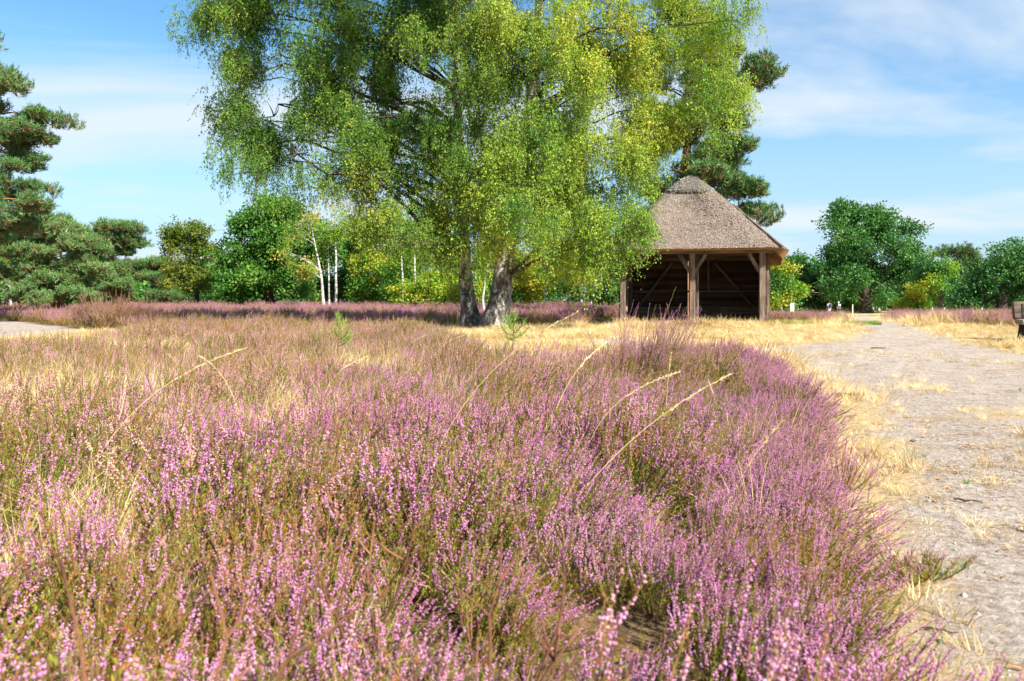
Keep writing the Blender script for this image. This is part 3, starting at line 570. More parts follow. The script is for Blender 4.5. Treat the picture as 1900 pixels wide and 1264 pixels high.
make_tree('birch_tree', 'big old birch with yellowing leaves and a thick trunk leaning right, nearest the hut', 'tree', 21.8, 918,
    [(960,120,140,180), (1100,110,130,120), (1240,75,100,70), (1330,150,55,50,1.2), (1250,215,80,60), (1330,60,50,60,1.2), (1130,250,130,80), (1010,330,130,90), (1110,375,110,60), (1000,440,110,45,2,-1.5), (1115,430,70,40,1.5,-1.5), (1160,345,40,40),
     (1060,490,70,25,1.2,-1), (890,430,80,50), (890,340,80,80), (975,250,60,120,.8,-1.7), (925,390,60,50,.8,-1.7), (1010,90,60,60,.8,-1.6), (1040,200,70,80,1,-1.5), (900,240,60,100), (1170,280,65,50), (1190,300,36,42,1), (1180,180,70,70), (1000,-150,330,120), (1230,-60,120,70)], ['birch_green', 'birch_yellow'],
    [(940,470,0), (978,300,.1), (1000,60,.2), (1005,-120,.2), (1008,-300,.2)], .32, cr=.6, per=60, scale=1.0, bark='birch_bark', limb='dark_bark', flat=.9, droop=True, seed=6, limbs=64, group='old birches beside the hut', tilt=.22, sides=16, rough=.05, mix=[.34, .66], deep=.8)

# pines
make_tree('pine_tree', 'tall blue green pine at the left edge with layered boughs reaching right', 'tree', 27, -90,
    [(0,180,60,30,1.6), (60,215,38,14,1.2), (5,265,70,28,1.8), (75,250,28,12,1), (65,310,26,16,1.2), (45,350,40,16,1.4), (0,360,50,26,1.6), (75,378,20,11,1), (50,412,45,14,1.4), (0,430,60,28,1.8), (5,145,22,14,1), (95,222,14,8,.8),
     (40,235,40,14,1.6), (30,310,40,16,1.6), (20,390,40,16,1.6), (-120,150,90,60), (-150,300,90,60), (-60,60,60,40)], 'pine', [(-80,430,0), (-70,250,0), (-60,60,0)], .32, cr=.42, per=30, scale=1.05, bark='pine_bark', limb='pine_limb', flat=.5, seed=21, limbs=50, tilt=.3, attach=.05)
make_tree('pine_tree', 'spreading low pine with twin trunks and warm green boughs beside the sand', 'tree', 36, 113,
    [(60,440,55,22,1.6), (110,425,50,18,1.6), (30,470,50,25), (120,470,60,18), (150,450,40,16), (70,500,50,14), (120,505,55,12), (60,535,60,11,1.6), (35,550,35,9), (120,530,55,11), (160,500,30,12), (165,470,25,14), (20,505,40,18), (90,400,45,18), (90,520,60,14), (140,515,40,14), (60,470,50,18), (110,490,60,14), (30,430,50,18), (80,555,50,9), (150,545,35,9)],
    'pine_warm', [(112,545,0), (115,500,0), (110,440,.2)], .21, cr=.55, per=38, scale=1.35, bark='pine_bark', limb='pine_limb', flat=.35, seed=22, limbs=40, tilt=.3, attach=.15, extra_trunks=[([(106,582,0), (96,560,0), (90,535,0), (84,505,0)], .12)])
make_tree('pine_tree', 'flat topped pine with one bough reaching right on the left side', 'tree', 46, 213,
    [(195,418,28,12,1.6), (225,425,30,9,1.4), (250,428,17,8,1), (245,455,8,5,.6), (200,445,35,14), (215,470,40,12), (200,490,40,12), (225,505,40,12), (205,525,40,9), (215,545,40,8), (180,440,20,14), (210,455,40,12), (195,480,36,12), (225,520,40,12), (210,535,44,12), (190,510,36,12)],
    'pine', [(212,520,0), (208,470,0), (200,415,0)], .26, cr=.6, per=38, scale=1.5, bark='pine_bark', limb='pine_limb', flat=.36, seed=23, limbs=34, tilt=.3, attach=.1)
make_tree('pine_tree', 'dark pine filling the space behind the twin trunked pine', 'tree', 50, 60,
    [(50,420,50,24), (20,450,50,24), (90,450,50,24), (140,460,40,22), (40,500,60,26), (110,500,60,24), (60,540,70,20), (140,530,50,24), (10,530,40,24)], 'pine', None, .28, cr=.8, per=38, scale=1.9, bark='pine_bark', limb='pine_limb', flat=.45, seed=27, limbs=24, tilt=.3, attach=.1)
make_tree('pine_tree', 'dark slim pine standing between the flat topped pine and the olive tree', 'tree', 62, 282,
    [(282,488,22,10), (275,505,28,12), (290,525,30,14), (282,545,32,12), (262,520,22,14)], 'pine', None, .25, cr=.8, per=30, scale=2.0, bark='pine_bark', limb='pine_limb', flat=.4, seed=24, limbs=20, tilt=.3, attach=.1)
make_tree('pine_tree', 'low dark pine bush at the foot of the olive tree', 'tree', 55, 308,
    [(300,548,26,12), (325,550,22,10)], 'pine', None, .14, cr=.6, per=26, scale=1.5, bark='pine_bark', flat=.5, seed=25, limbs=10, tilt=.3)
make_tree('pine_tree', 'tall pine rising behind the thatched roof with boughs reaching right', 'tree', 34, 1268,
    [(1300,120,60,45), (1390,140,40,22,1), (1425,148,22,16,.8), (1355,185,30,25,1), (1270,60,60,40), (1200,150,60,50), (1330,230,35,20), (1240,260,60,50), (1345,300,30,15,1), (1300,330,40,30), (1370,335,30,14,1), (1395,365,28,14,1), (1400,395,32,12,1), (1350,370,40,20), (1230,350,50,40), (1335,405,35,16), (1200,220,40,30), (1250,20,50,30), (1290,170,60,50,1.2,-1.2), (1275,250,55,50,1.2,-1.2), (1350,255,26,30,1), (1335,200,36,40,1), (1320,290,36,26), (1280,330,50,30,1,-1), (1385,130,40,24,1), (1310,205,60,50), (1350,280,34,26,1), (1320,370,50,26), (1365,360,36,18,1)],
    'pine', [(1270,420,0), (1275,250,0), (1275,80,0), (1272,20,0)], .34, cr=.62, per=42, scale=1.3, bark='pine_bark', limb='pine_limb', flat=.55, seed=26, limbs=44, tilt=.35, attach=.12)

# broadleaved trees
make_tree('olive_tree', 'airy olive green tree with thin crown, left of the dense round tree', 'tree', 56, 366,
    [(352,430,36,20), (375,425,22,16), (330,455,24,20), (360,470,42,24), (335,500,34,20), (375,505,36,20), (330,530,36,14), (372,530,36,12), (350,455,40,26), (375,470,34,22), (340,490,34,22), (365,440,36,20)], 'olive', [(365,520,0), (360,480,0), (355,425,0)], .2, cr=.8, per=16, scale=1.3, seed=31, limbs=40, flat=.75)
make_tree('maple_tree', 'dense round bright green tree reaching down to the heather', 'tree', 52, 500,
    [(500,400,48,26), (545,420,40,32), (460,440,44,34), (510,460,70,40), (430,490,34,36), (480,520,66,36), (560,480,40,40), (550,530,46,28), (430,535,34,22), (510,390,36,20), (575,440,34,34), (500,500,60,50)], 'maple', None, .35, cr=1.15, per=52, scale=1.45, seed=32, limbs=24, flat=.8)
make_tree('oak_tree', 'large round dark green oak standing alone beside the path', 'tree', 114, 1606,
    [(1590,395,34,22), (1628,392,26,22), (1580,430,46,30), (1640,440,44,34), (1680,420,18,24), (1560,470,40,30), (1610,480,60,40), (1680,480,38,34), (1535,500,26,22), (1590,520,56,24), (1660,520,52,24), (1540,535,26,14), (1640,545,40,12), (1710,500,20,18), (1620,420,30,30), (1606,500,70,40), (1580,520,60,30), (1630,525,60,24), (1600,450,50,40)], 'oak',
    [(1606,545,0), (1605,500,0), (1612,430,0), (1615,385,0)], .85, cr=2.0, per=36, scale=2.6, seed=33, limbs=44, flat=.72)
make_tree('oak_tree', 'wide dark oak at the right edge with a short thick trunk', 'tree', 74, 1857,
    [(1850,492,36,20), (1890,490,34,20), (1830,500,34,24), (1880,505,50,26), (1815,530,30,20), (1850,540,44,16), (1905,535,40,24), (1880,474,20,12), (1800,555,20,10), (1940,500,50,40)], 'oak',
    [(1858,540,0), (1862,500,0), (1865,465,0)], .6, cr=1.35, per=34, scale=1.8, seed=34, limbs=36, flat=.72)
make_tree('oak_tree', 'dark green tree with a lime flush between the two oaks', 'tree', 96, 1745,
    [(1735,490,26,20), (1760,500,26,22), (1740,530,38,22), (1765,550,30,14), (1720,520,22,20)], ['oak', 'lime'], None, .4, cr=1.5, per=30, scale=2.0, seed=35, limbs=20, mix=[.7, .3])
make_tree('young_tree', 'small yellow green tree under the right side of the big oak', 'tree', 100, 1700,
    [(1695,552,26,10), (1715,560,18,9), (1680,565,20,7), (1705,535,14,10)], ['lime', 'gold'], None, .2, cr=1.05, per=26, scale=2.0, seed=36, limbs=16, mix=[.6, .4])
make_tree('pine_tree', 'distant bluish pine top showing above the trees right of the big oak', 'tree', 130, 1778,
    [(1760,472,14,8), (1778,470,16,9), (1795,476,14,8), (1775,490,26,10)], 'pine', None, .4, cr=1.5, per=26, scale=3.4, bark='pine_bark', flat=.5, seed=37, limbs=14)
make_tree('yellow_birch', 'yellowing birch just right of the hut', 'tree', 60, 1450,
    [(1440,500,26,14), (1460,520,30,18), (1435,535,28,18), (1475,545,26,14), (1445,560,40,8)], ['gold', 'lime', 'oak'], None, .16, cr=.9, per=26, scale=1.5, bark='thin_birch_bark', seed=38, limbs=20, mix=[.2, .45, .35])
make_tree('bushy_tree', 'dark leafy tree behind the info board, left of the big oak', 'tree', 124, 1500,
    [(1490,500,28,18), (1515,515,26,22), (1495,540,36,20), (1530,550,26,14), (1470,490,20,12)], ['oak', 'maple'], None, .3, cr=1.8, per=30, scale=2.9, seed=39, limbs=16, mix=[.6, .4])

# light birches and undergrowth behind the two old birches
def thin_birch(label, d, base, pts, blobs, kind, seed, r0=.09, **kw):
    return make_tree('slender_birch', label, 'tree', d, base, blobs, kind, pts, r0, cr=.6, per=13, scale=1.15, bark='thin_birch_bark', limb='thin_birch_bark', flat=.8, seed=seed, limbs=14, group='slender birches at the wood edge', **kw)
thin_birch('slender birch leaning left with orange leaves on its left side', 47, 602, [(597,520,0), (588,470,0), (580,435,0), (575,390,0)], [(555,430,18,10), (545,470,24,8), (570,490,16,8), (575,400,22,14), (560,500,14,6)], ['orange', 'birch_yellow'], 41, .11, mix=[.35, .65])
thin_birch('slender birch upright, just right of the leaning orange one', 49, 624, [(623,480,0), (622,420,0), (620,370,0)], [(620,390,24,26), (610,430,20,20), (640,410,18,16)], ['birch_yellow', 'lime'], 42, .10, mix=[.75, .25])
thin_birch('slender birch, thinnest of the three left ones', 50, 611, [(610,500,0), (609,450,0), (608,420,0)], [(606,420,18,14), (600,445,16,12)], ['birch_yellow', 'lime'], 43, .07, mix=[.6, .4])
thin_birch('slender birch with a white stem amid lime leaves, left of the old pair', 46, 748, [(747,520,0), (745,460,0), (744,400,0)], [(730,400,30,20), (760,430,24,18), (720,440,22,16)], ['birch_yellow', 'lime'], 44, .09, mix=[.6, .4])
thin_birch('slender birch, last white stem before the old pair', 48, 772, [(769,480,0), (768,420,0), (771,360,0)], [(770,380,24,20), (785,420,20,16)], ['birch_yellow', 'lime'], 45, .09, mix=[.6, .4])
thin_birch('bent white birch stem seen between the two old trunks', 36, 899, [(896,550,0), (901,520,0), (907,470,0)], [(905,470,14,14), (890,500,10,10)], ['lime', 'birch_yellow'], 46, .085, mix=[.5, .5])
thin_birch('slender birch standing close behind the thick right trunk', 42, 947, [(949,520,0), (952,470,0)], [(955,480,16,14), (965,500,16,12)], ['lime', 'gold'], 47, .09, mix=[.6, .4])
thin_birch('twin stemmed thin birch right of the thick trunk', 48, 1010, [(1010,530,0), (1012,480,0)], [(1015,490,24,16), (1035,505,22,12)], ['gold', 'lime'], 48, .06, mix=[.5, .5])
thin_birch('slender birch with a pale stem between thick trunk and hut', 46, 1078, [(1080,520,0), (1084,470,0)], [(1085,470,22,16), (1070,495,20,12)], ['lime', 'birch_yellow'], 49, .07, mix=[.5, .5])
thin_birch('short white birch stem just left of the hut', 54, 1097, [(1097,545,0), (1097,500,0)], [(1097,510,14,10)], ['lime', 'maple'], 50, .10, mix=[.5, .5])
thin_birch('crooked white birch left of the hikers', 122, 1513, [(1514,560,0), (1519,545,0)], [(1520,545,10,8)], ['lime', 'maple'], 51, .12, mix=[.5, .5])
thin_birch('straight white birch behind the hikers', 122, 1533, [(1533,560,0), (1534,540,0)], [(1534,548,12,10), (1528,560,12,8)], ['lime', 'maple'], 52, .12, mix=[.6, .4])
thin_birch('grey birch stem on the far left under the low pine', 44, 20, [(20,550,0), (18,500,0)], [(15,480,30,25), (5,520,26,20)], ['olive', 'maple'], 53, .10, mix=[.6, .4])

def bush(label, d, base, blobs, kind, seed, mix=None, sc=1.4, cr=.85, per=30):
    return make_tree('wood_edge_bush', label, 'bush', d, base, blobs, kind, None, .10, cr=cr, per=per, scale=sc, seed=seed, limbs=16, group='bushes at the wood edge', mix=mix, flat=.8)
bush('lime green bush with a golden top behind the slender birches', 55, 690, [(690,430,45,40), (660,470,35,35), (700,500,50,32), (660,530,40,22), (720,540,45,18)], ['lime', 'gold', 'maple'], 61, [.55, .2, .25], 1.5, 1.0)
bush('lime green bush right behind the white stems, left of the old pair', 52, 770, [(770,470,40,40), (800,520,45,34), (760,540,50,18), (740,500,30,30)], ['lime', 'maple'], 62, [.6, .4], 1.5, 1.0)
bush('bright yellow green low bush at the foot of the left old birch', 44, 815, [(815,525,34,20), (790,545,34,13), (835,550,26,12)], ['lime', 'gold'], 63, [.85, .15], 1.2, .75)
bush('dark green bush in the shade behind the leaning birch', 58, 640, [(640,500,40,30), (630,540,45,22), (600,520,30,24)], ['maple', 'oak'], 64, [.5, .5], 1.6, 1.0)
bush('green bush seen right of the thick trunk with yellow twigs', 50, 985, [(985,500,34,30), (1000,535,44,20), (965,540,28,18)], ['oak', 'lime', 'gold'], 65, [.5, .3, .2], 1.4, .9)
bush('mottled green bush midway between thick trunk and hut', 52, 1055, [(1055,500,36,28), (1060,540,44,18), (1035,470,30,24)], ['oak', 'lime', 'gold'], 66, [.55, .25, .2], 1.4, .9)
bush('dark green bush touching the left side of the hut', 46, 1130, [(1130,510,34,34), (1120,545,40,16), (1150,480,30,24)], ['oak', 'maple'], 67, [.6, .4], 1.4, .9)
bush('dense green bush behind the gap between the old trunks', 54, 880, [(880,490,45,36), (890,535,45,22), (920,500,40,34)], ['maple', 'lime', 'oak'], 68, [.4, .3, .3], 1.5, 1.0)
bush('lime shrub around the white birch stems behind the hikers', 122, 1525, [(1525,563,20,9), (1510,570,12,6), (1545,570,14,6)], ['lime', 'maple'], 69, [.7, .3], 2.0, 1.0)
bush('bright yellow green shrub between the hikers and the oak trunk', 122, 1572, [(1570,568,18,4), (1582,572,14,4), (1560,560,10,6)], ['lime', 'gold'], 70, [.8, .2], 1.8, .8)
bush('olive undergrowth at the far left under the pine boughs', 48, 40, [(20,545,60,20), (80,560,50,12), (150,560,40,12)], ['olive', 'maple', 'oak'], 71, [.4, .3, .3], 1.5, .9)
bush('green undergrowth behind the flat topped pine', 66, 240, [(190,535,40,24), (240,530,40,30), (170,560,40,10), (250,555,40,12)], ['maple', 'oak'], 72, [.6, .4], 2.0, 1.2)
bush('dark undergrowth below the olive tree', 66, 395, [(395,540,30,20), (340,555,40,10), (410,520,24,20)], ['oak', 'maple'], 73, [.6, .4], 1.9, 1.1)

# far trees closing the horizon, each its own
far_specs = []
kk = 0
for px, top_, wd in [(-60,470,60), (10,490,50), (90,505,50), (160,490,40), (250,500,40), (310,510,36), (370,490,40), (440,470,50), (520,450,60), (600,440,60), (680,430,60), (760,430,60), (850,440,60), (940,440,60), (1020,450,60), (1100,440,60), (1180,450,60), (1260,470,60), (1340,490,50), (1410,500,44), (1462,496,36), (1520,495,44), (1575,505,40), (1650,500,44), (1715,490,40), (1765,495,40), (1800,486,30), (1840,490,40), (1905,480,50), (1975,470,50)]:
    far_specs.append((px, top_, wd))
FAR_WORDS = ['leaning a little left', 'with a rounded top', 'with a ragged top', 'with a broad low crown', 'with a narrow crown', 'with a double top']
def far_place(px):
    names = [(-60,'beyond the left edge pine'), (10,'behind the low pine, far left'), (90,'behind the twin trunked pine'), (160,'left of the flat topped pine'), (250,'behind the flat topped pine'), (310,'between slim pine and olive tree'), (370,'behind the olive tree'),
             (440,'behind the left flank of the round green tree'), (520,'behind the round green tree'), (600,'behind the leaning birch'), (680,'behind the golden lime bush'), (760,'behind the white stems'), (850,'behind the left old birch'), (940,'behind the thick birch trunk'),
             (1020,'behind the twin stemmed birch'), (1100,'behind the short white stem'), (1180,'behind the left part of the hut'), (1260,'behind the middle of the hut'), (1340,'behind the right part of the hut'), (1410,'behind the right post of the hut'), (1462,'behind the yellowing birch'), (1520,'behind the hikers'),
             (1575,'behind the left flank of the big oak'), (1650,'behind the right flank of the big oak'), (1715,'behind the small yellow tree'), (1765,'under the distant pine top'), (1800,'left of the right edge oak'), (1840,'behind the right edge oak'), (1905,'at the right edge behind the bench'), (1975,'past the right edge')]
    return dict(names)[px]
for k, (px, tp, wd) in enumerate(far_specs):
    if px > 1920: continue
    d = 118 + 6 * (k % 4)
    make_tree('woodland_tree', f'dark far tree {FAR_WORDS[k % 6]} {far_place(px)}', 'tree', d, px, [(px + (k % 3 - 1) * 6, tp + 20, wd * .5, 20), (px, tp + 45, wd * .75, 26), (px - wd * .3, 545, wd * .5, 22), (px + wd * .3, 545, wd * .5, 22), (px, 568, wd * .8, 10)], ['far', 'oak'], None, .4, cr=2.2, per=34, scale=3.8, seed=400 + k, limbs=12, group='woodland closing the far side', mix=[.7, .3])

# ------------------------------------------------------------------ thatched hut
HX, HY = 5.86, 26.4; HZ0 = float(zf(HX, HY)) - 0.02
hut = empty('thatched_shelter', (HX, HY, HZ0), 'open fronted dark timber hut with a hipped thatched roof', 'hut', rz=R(-11))
HW, HD_, EZ, FL = 2.22, 4.6, 2.36, .14       # half front width, depth, height of the plate, flare of the sides
def wx(y, s=1): return HW + (FL if s > 0 else 0.0) * y
def beam(name, a, b, wdt, dep, mat='wood', parent=hut, bevel=.008):
    a, b = Vector(a), Vector(b); d = b - a; ln = d.length
    q = d.to_track_quat('Z', 'Y' if abs(d.normalized().z) > .99 else 'Y').to_matrix()
    # long axis is local z so the grain follows it
    bm_ = MB(); bm_.box((0, 0, 0), (wdt, dep, ln)); o = bm_.obj(name, M[mat], parent, bevel=bevel)
    if abs(d.normalized().z) > .999: o.location = (a + b) / 2
    else:
        o.rotation_mode = 'QUATERNION'; o.rotation_quaternion = d.to_track_quat('Z', 'Y'); o.location = (a + b) / 2
    return o
for x in (-HW, .03, HW):
    beam('post', (x, 0, -.1), (x, 0, EZ), .18, .19)
beam('post', (.19, .23, -.1), (.19, .23, EZ), .10, .15); beam('post', (HW + .17, .26, -.1), (HW + .17, .26, EZ), .13, .17)
for s in (-1, 1):
    beam('post', (s * wx(2.3, s), 2.3, -.1), (s * wx(2.3, s), 2.3, EZ), .18, .18)
    beam('post', (s * wx(HD_, s), HD_, -.1), (s * wx(HD_, s), HD_, EZ), .2, .2)
beam('post', (.1, HD_ - .16, -.1), (.1, HD_ - .16, EZ), .16, .16)
beam('plate_beam', (-HW - .35, 0, EZ + .09), (HW + .35, 0, EZ + .09), .2, .18)
beam('plate_beam', (-wx(HD_, -1) - .1, HD_, EZ + .09), (wx(HD_) + .1, HD_, EZ + .09), .2, .18)
for s in (-1, 1):
    beam('plate_beam', (s * HW, .11, EZ + .085), (s * wx(HD_, s), HD_ - .11, EZ + .085), .18, .17)
for x, s in ((-HW, 1), (.03, -1), (.03, 1), (HW, -1)):
    beam('knee_brace', (x + s * .07, .01, EZ - .62), (x + s * .42, .01, EZ - .02), .12, .12)
# boarded back and sides: each board its own
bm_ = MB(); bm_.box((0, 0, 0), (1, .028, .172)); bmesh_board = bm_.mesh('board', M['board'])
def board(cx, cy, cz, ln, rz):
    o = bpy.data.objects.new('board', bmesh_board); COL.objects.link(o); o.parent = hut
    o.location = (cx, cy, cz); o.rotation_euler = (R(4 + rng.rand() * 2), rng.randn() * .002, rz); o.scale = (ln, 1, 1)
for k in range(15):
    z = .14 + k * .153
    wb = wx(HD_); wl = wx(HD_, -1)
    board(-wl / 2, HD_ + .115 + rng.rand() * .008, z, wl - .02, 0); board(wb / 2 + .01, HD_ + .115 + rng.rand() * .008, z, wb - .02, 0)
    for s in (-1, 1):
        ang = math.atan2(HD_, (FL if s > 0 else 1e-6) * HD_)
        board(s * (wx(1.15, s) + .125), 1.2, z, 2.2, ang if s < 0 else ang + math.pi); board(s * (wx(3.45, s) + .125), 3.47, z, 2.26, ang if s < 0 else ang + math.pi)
# inner rails, braces and a stud
for x0, x1 in ((-wx(HD_, -1) + .1, .02), (.18, wx(HD_) - .1)):
    beam('rail', (x0, HD_ - .02, 1.2), (x1, HD_ - .02, 1.2), .09, .07)
beam('brace', (.95, HD_ - .10, 2.3), (2.55, HD_ - .10, .42), .12, .09); beam('brace', (-.6, HD_ - .10, 2.3), (-2.0, HD_ - .10, .42), .12, .09)
beam('stud', (.75, HD_ - .01, 1.25), (.75, HD_ - .01, EZ), .08, .06)
for s in (-1, 1):
    beam('rail', (s * (HW + .03), .14, 1.18), (s * (wx(2.3, s) - .01), 2.18, 1.18), .07, .08); beam('brace', (s * (wx(.3, s) - .08), .3, .45), (s * (wx(1.9, s) - .08), 1.9, 2.25), .1, .08)
for k in range(9):
    x = -2.6 + k * .65; beam('rafter', (x * 1.06, -.62, EZ + .13), (x * .55, 1.7, EZ + 1.75), .08, .1)
# benches inside
def hut_bench(x0, x1, label):
    root = empty('plank_bench', hut.matrix_basis @ Vector(((x0 + x1) / 2, HD_ - .36, 0)), label, 'bench', 'benches inside the hut', rz=R(-11)); root.location.z = HZ0
    hw = (x1 - x0) / 2
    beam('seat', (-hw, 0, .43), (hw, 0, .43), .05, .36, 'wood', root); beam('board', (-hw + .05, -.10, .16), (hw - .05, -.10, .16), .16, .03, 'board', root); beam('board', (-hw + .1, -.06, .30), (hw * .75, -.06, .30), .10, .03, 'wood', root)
    for s in (-1, 1): beam('leg', (s * (hw - .12), 0, -.02), (s * (hw - .12), 0, .40), .08, .26, 'wood', root)
bpy.context.view_layer.update()
hut_bench(.3, 2.55, 'plain plank bench along the back wall in the right bay of the hut'); hut_bench(-2.1, -.05, 'plain plank bench along the back wall in the dark left bay of the hut')

# thatch
def loop_pts(front, back, yf, yb, z, n=96, p=7.0):
    th = np.arange(n) / n * 2 * np.pi; c, s = np.cos(th), np.sin(th)
    u = np.sign(c) * np.abs(c) ** (2 / p); v = np.sign(s) * np.abs(s) ** (2 / p)
    y = (yf + yb) / 2 + v * (yb - yf) / 2; hw = front + np.where(u > 0, back - front, 0.0) * (y - yf) / (yb - yf)
    return np.stack([u * hw, y, np.full(n, z)], -1)
NL = 96
E = loop_pts(2.92, 3.62, -.78, HD_ + .7, EZ + .12, NL, 9); Tt = loop_pts(.93, 1.0, 1.70, 2.80, 4.62, NL, 3.2)
lev = np.linspace(0, 1, 22); rows = []
for t in lev:
    f = t + .068 * math.sin(math.pi * t); zt = t + .05 * math.sin(math.pi * t)
    P = E * (1 - f) + Tt * f; P[:, 2] = E[:, 2] * (1 - zt) + Tt[:, 2] * zt
    P = P + (np.stack([vnoise(P[:, 0] * 3 + P[:, 1], P[:, 2] * 3, .5, 3 + k) for k in range(3)], -1) - .5) * .03; rows.append(P)
top_c = np.array([0, 2.25, 4.7])
tb = MB(); S = np.array(rows).reshape(-1, 3); n = len(lev); i = np.arange(n - 1)[:, None] * NL; j = np.arange(NL)[None]; j2 = (j + 1) % NL
tb.add(S, np.stack([i + j, i + j2, i + NL + j2, i + NL + j], -1).reshape(-1, 4), 0)
tb.add(np.concatenate([rows[-1], top_c[None]]), np.stack([np.arange(NL), (np.arange(NL) + 1) % NL, np.full(NL, NL)], -1), 0)
cen = np.array([0, 2.2, 0]); slope = E - Tt; slope /= np.linalg.norm(slope, axis=1)[:, None]
inw = np.stack([Tt[:, 0] - E[:, 0], Tt[:, 1] - E[:, 1], np.zeros(NL)], -1); inw /= np.linalg.norm(inw, axis=1)[:, None]
wS = np.clip((np.abs(E[:, 0]) - 2.7) / .25, 0, 1)[:, None]; B1 = rows[0] + inw * (.24 - .06 * wS) + np.array([0, 0, 1.0]) * (-.07 - .24 * wS); B1[:, 2] += (rng.rand(NL) - .5) * .02
tb.add(np.concatenate([rows[0], B1]), np.stack([np.arange(NL) + NL, (np.arange(NL) + 1) % NL + NL, (np.arange(NL) + 1) % NL, np.arange(NL)], -1), 1)
U = Tt * 1.0; U[:, 2] -= .35; ul = [B1 * (1 - q) + U * q for q in (0, .5, 1.0)]
for a_, b_ in zip(ul[:-1], ul[1:]):
    tb.add(np.concatenate([a_, b_]), np.stack([np.arange(NL) + NL, (np.arange(NL) + 1) % NL + NL, (np.arange(NL) + 1) % NL, np.arange(NL)], -1), 1)
M['thatch'] = noise_mat('thatch', [(.32, (.035,.026,.02)), (.46, (.14,.105,.085)), (.58, (.27,.22,.185)), (.72, (.44,.38,.33))], (30, 30, 22), 5, .95, .9, dist=.03)
M['reed_cut'] = noise_mat('reed_cut', [(.3, (.11,.055,.025)), (.55, (.26,.14,.06)), (.75, (.42,.25,.12))], (45, 45, 45), 4, .9, .5)
tb.obj('thatch', [M['thatch'], M['reed_cut']], hut, smooth=False)
# reed ends standing proud of the thatch
M['reed'] = leaf_mat('reed', [(0, (.02,.017,.014)), (.38, (.066,.055,.046)), (.68, (.16,.135,.115)), (.9, (.40,.355,.31)), (1, (.52,.44,.33))], .0, 1.2, .8, .1, .35, rough=.8)
def reeds(rows_, n, r, ln, parent, name='reeds'):
    A = np.array(rows_); nl = len(A); t = r.rand(n) ** 1.15 * (nl - 1.001); i = t.astype(int); f = (t - i)[:, None]; wj = np.linalg.norm(np.roll(A[0], -1, 0) - A[0], axis=1); j = r.choice(A.shape[1], n, p=wj / wj.sum()); g = r.rand(n)[:, None]; j2 = (j + 1) % A.shape[1]
    lo = A[i, j] * (1 - g) + A[i, j2] * g; hi = A[i + 1, j] * (1 - g) + A[i + 1, j2] * g; P = lo * (1 - f) + hi * f
    dn = lo - hi; dn /= np.linalg.norm(dn, axis=1)[:, None]; sd_ = A[i, j2] - A[i, j]; sd_ /= np.linalg.norm(sd_, axis=1)[:, None] + 1e-9; nn = np.cross(dn, sd_); nn *= np.sign(nn[:, 2:3] + 1e-6)
    D = dn + nn * (.10 + .22 * r.rand(n, 1)) + sd_ * r.randn(n, 1) * .12; b = MB()
    x = np.cross(D, nn); x /= np.linalg.norm(x, axis=1)[:, None]; Dn = D / np.linalg.norm(D, axis=1)[:, None]; Rm = np.stack([x, np.cross(Dn, x), Dn], -1)
    b.stamp(np.array([(-.0055,0,0), (.0055,0,0), (.0055,.0,ln), (-.0055,0,ln), (0,-.007,0), (0,-.007,ln)]), np.array([(0,4,5,3), (4,1,2,5)]), Rm * (.7 + .7 * r.rand(n))[:, None, None], P - nn * .012)
    o = b.obj(name, M['reed'], parent); o['kind'] = 'stuff'; return o
reeds(rows, 62000, np.random.RandomState(77), .055, hut)
# ridge cap
cap_rows = []
CE = loop_pts(.76, .80, 1.62, 2.88, 4.60, NL, 2.6)
for q, zz in ((1.04, 4.54), (1.12, 4.62), (1.10, 4.70), (1.0, 4.78), (.84, 4.88), (.66, 4.99), (.46, 5.10), (.28, 5.19), (.12, 5.24)):
    P = CE.copy(); P[:, 0] *= q; P[:, 1] = 2.25 + (P[:, 1] - 2.25) * q; P[:, 2] = zz + (np.random.RandomState(int(zz * 100)).rand(NL) - .5) * .025; cap_rows.append(P)
cb = MB(); Aq = np.array(cap_rows); n = len(Aq); i = np.arange(n - 1)[:, None] * NL; cb.add(Aq.reshape(-1, 3), np.stack([i + j, i + j2, i + NL + j2, i + NL + j], -1).reshape(-1, 4))
cb.add(np.concatenate([Aq[-1], [[0, 2.25, 5.25]]]), np.stack([np.arange(NL), (np.arange(NL) + 1) % NL, np.full(NL, NL)], -1)); cb.add(np.concatenate([Aq[0], [[0, 2.25, 4.56]]]), np.stack([(np.arange(NL) + 1) % NL, np.arange(NL), np.full(NL, NL)], -1))
M['cap_thatch'] = noise_mat('cap_thatch', [(.3, (.03,.028,.025)), (.5, (.11,.10,.092)), (.75, (.26,.245,.23))], (22, 22, 22), 6, .95, .9, dist=.03)
capo = cb.obj('ridge_cap', M['cap_thatch'], hut, smooth=True)
reeds(cap_rows, 1800, np.random.RandomState(78), .07, capo)

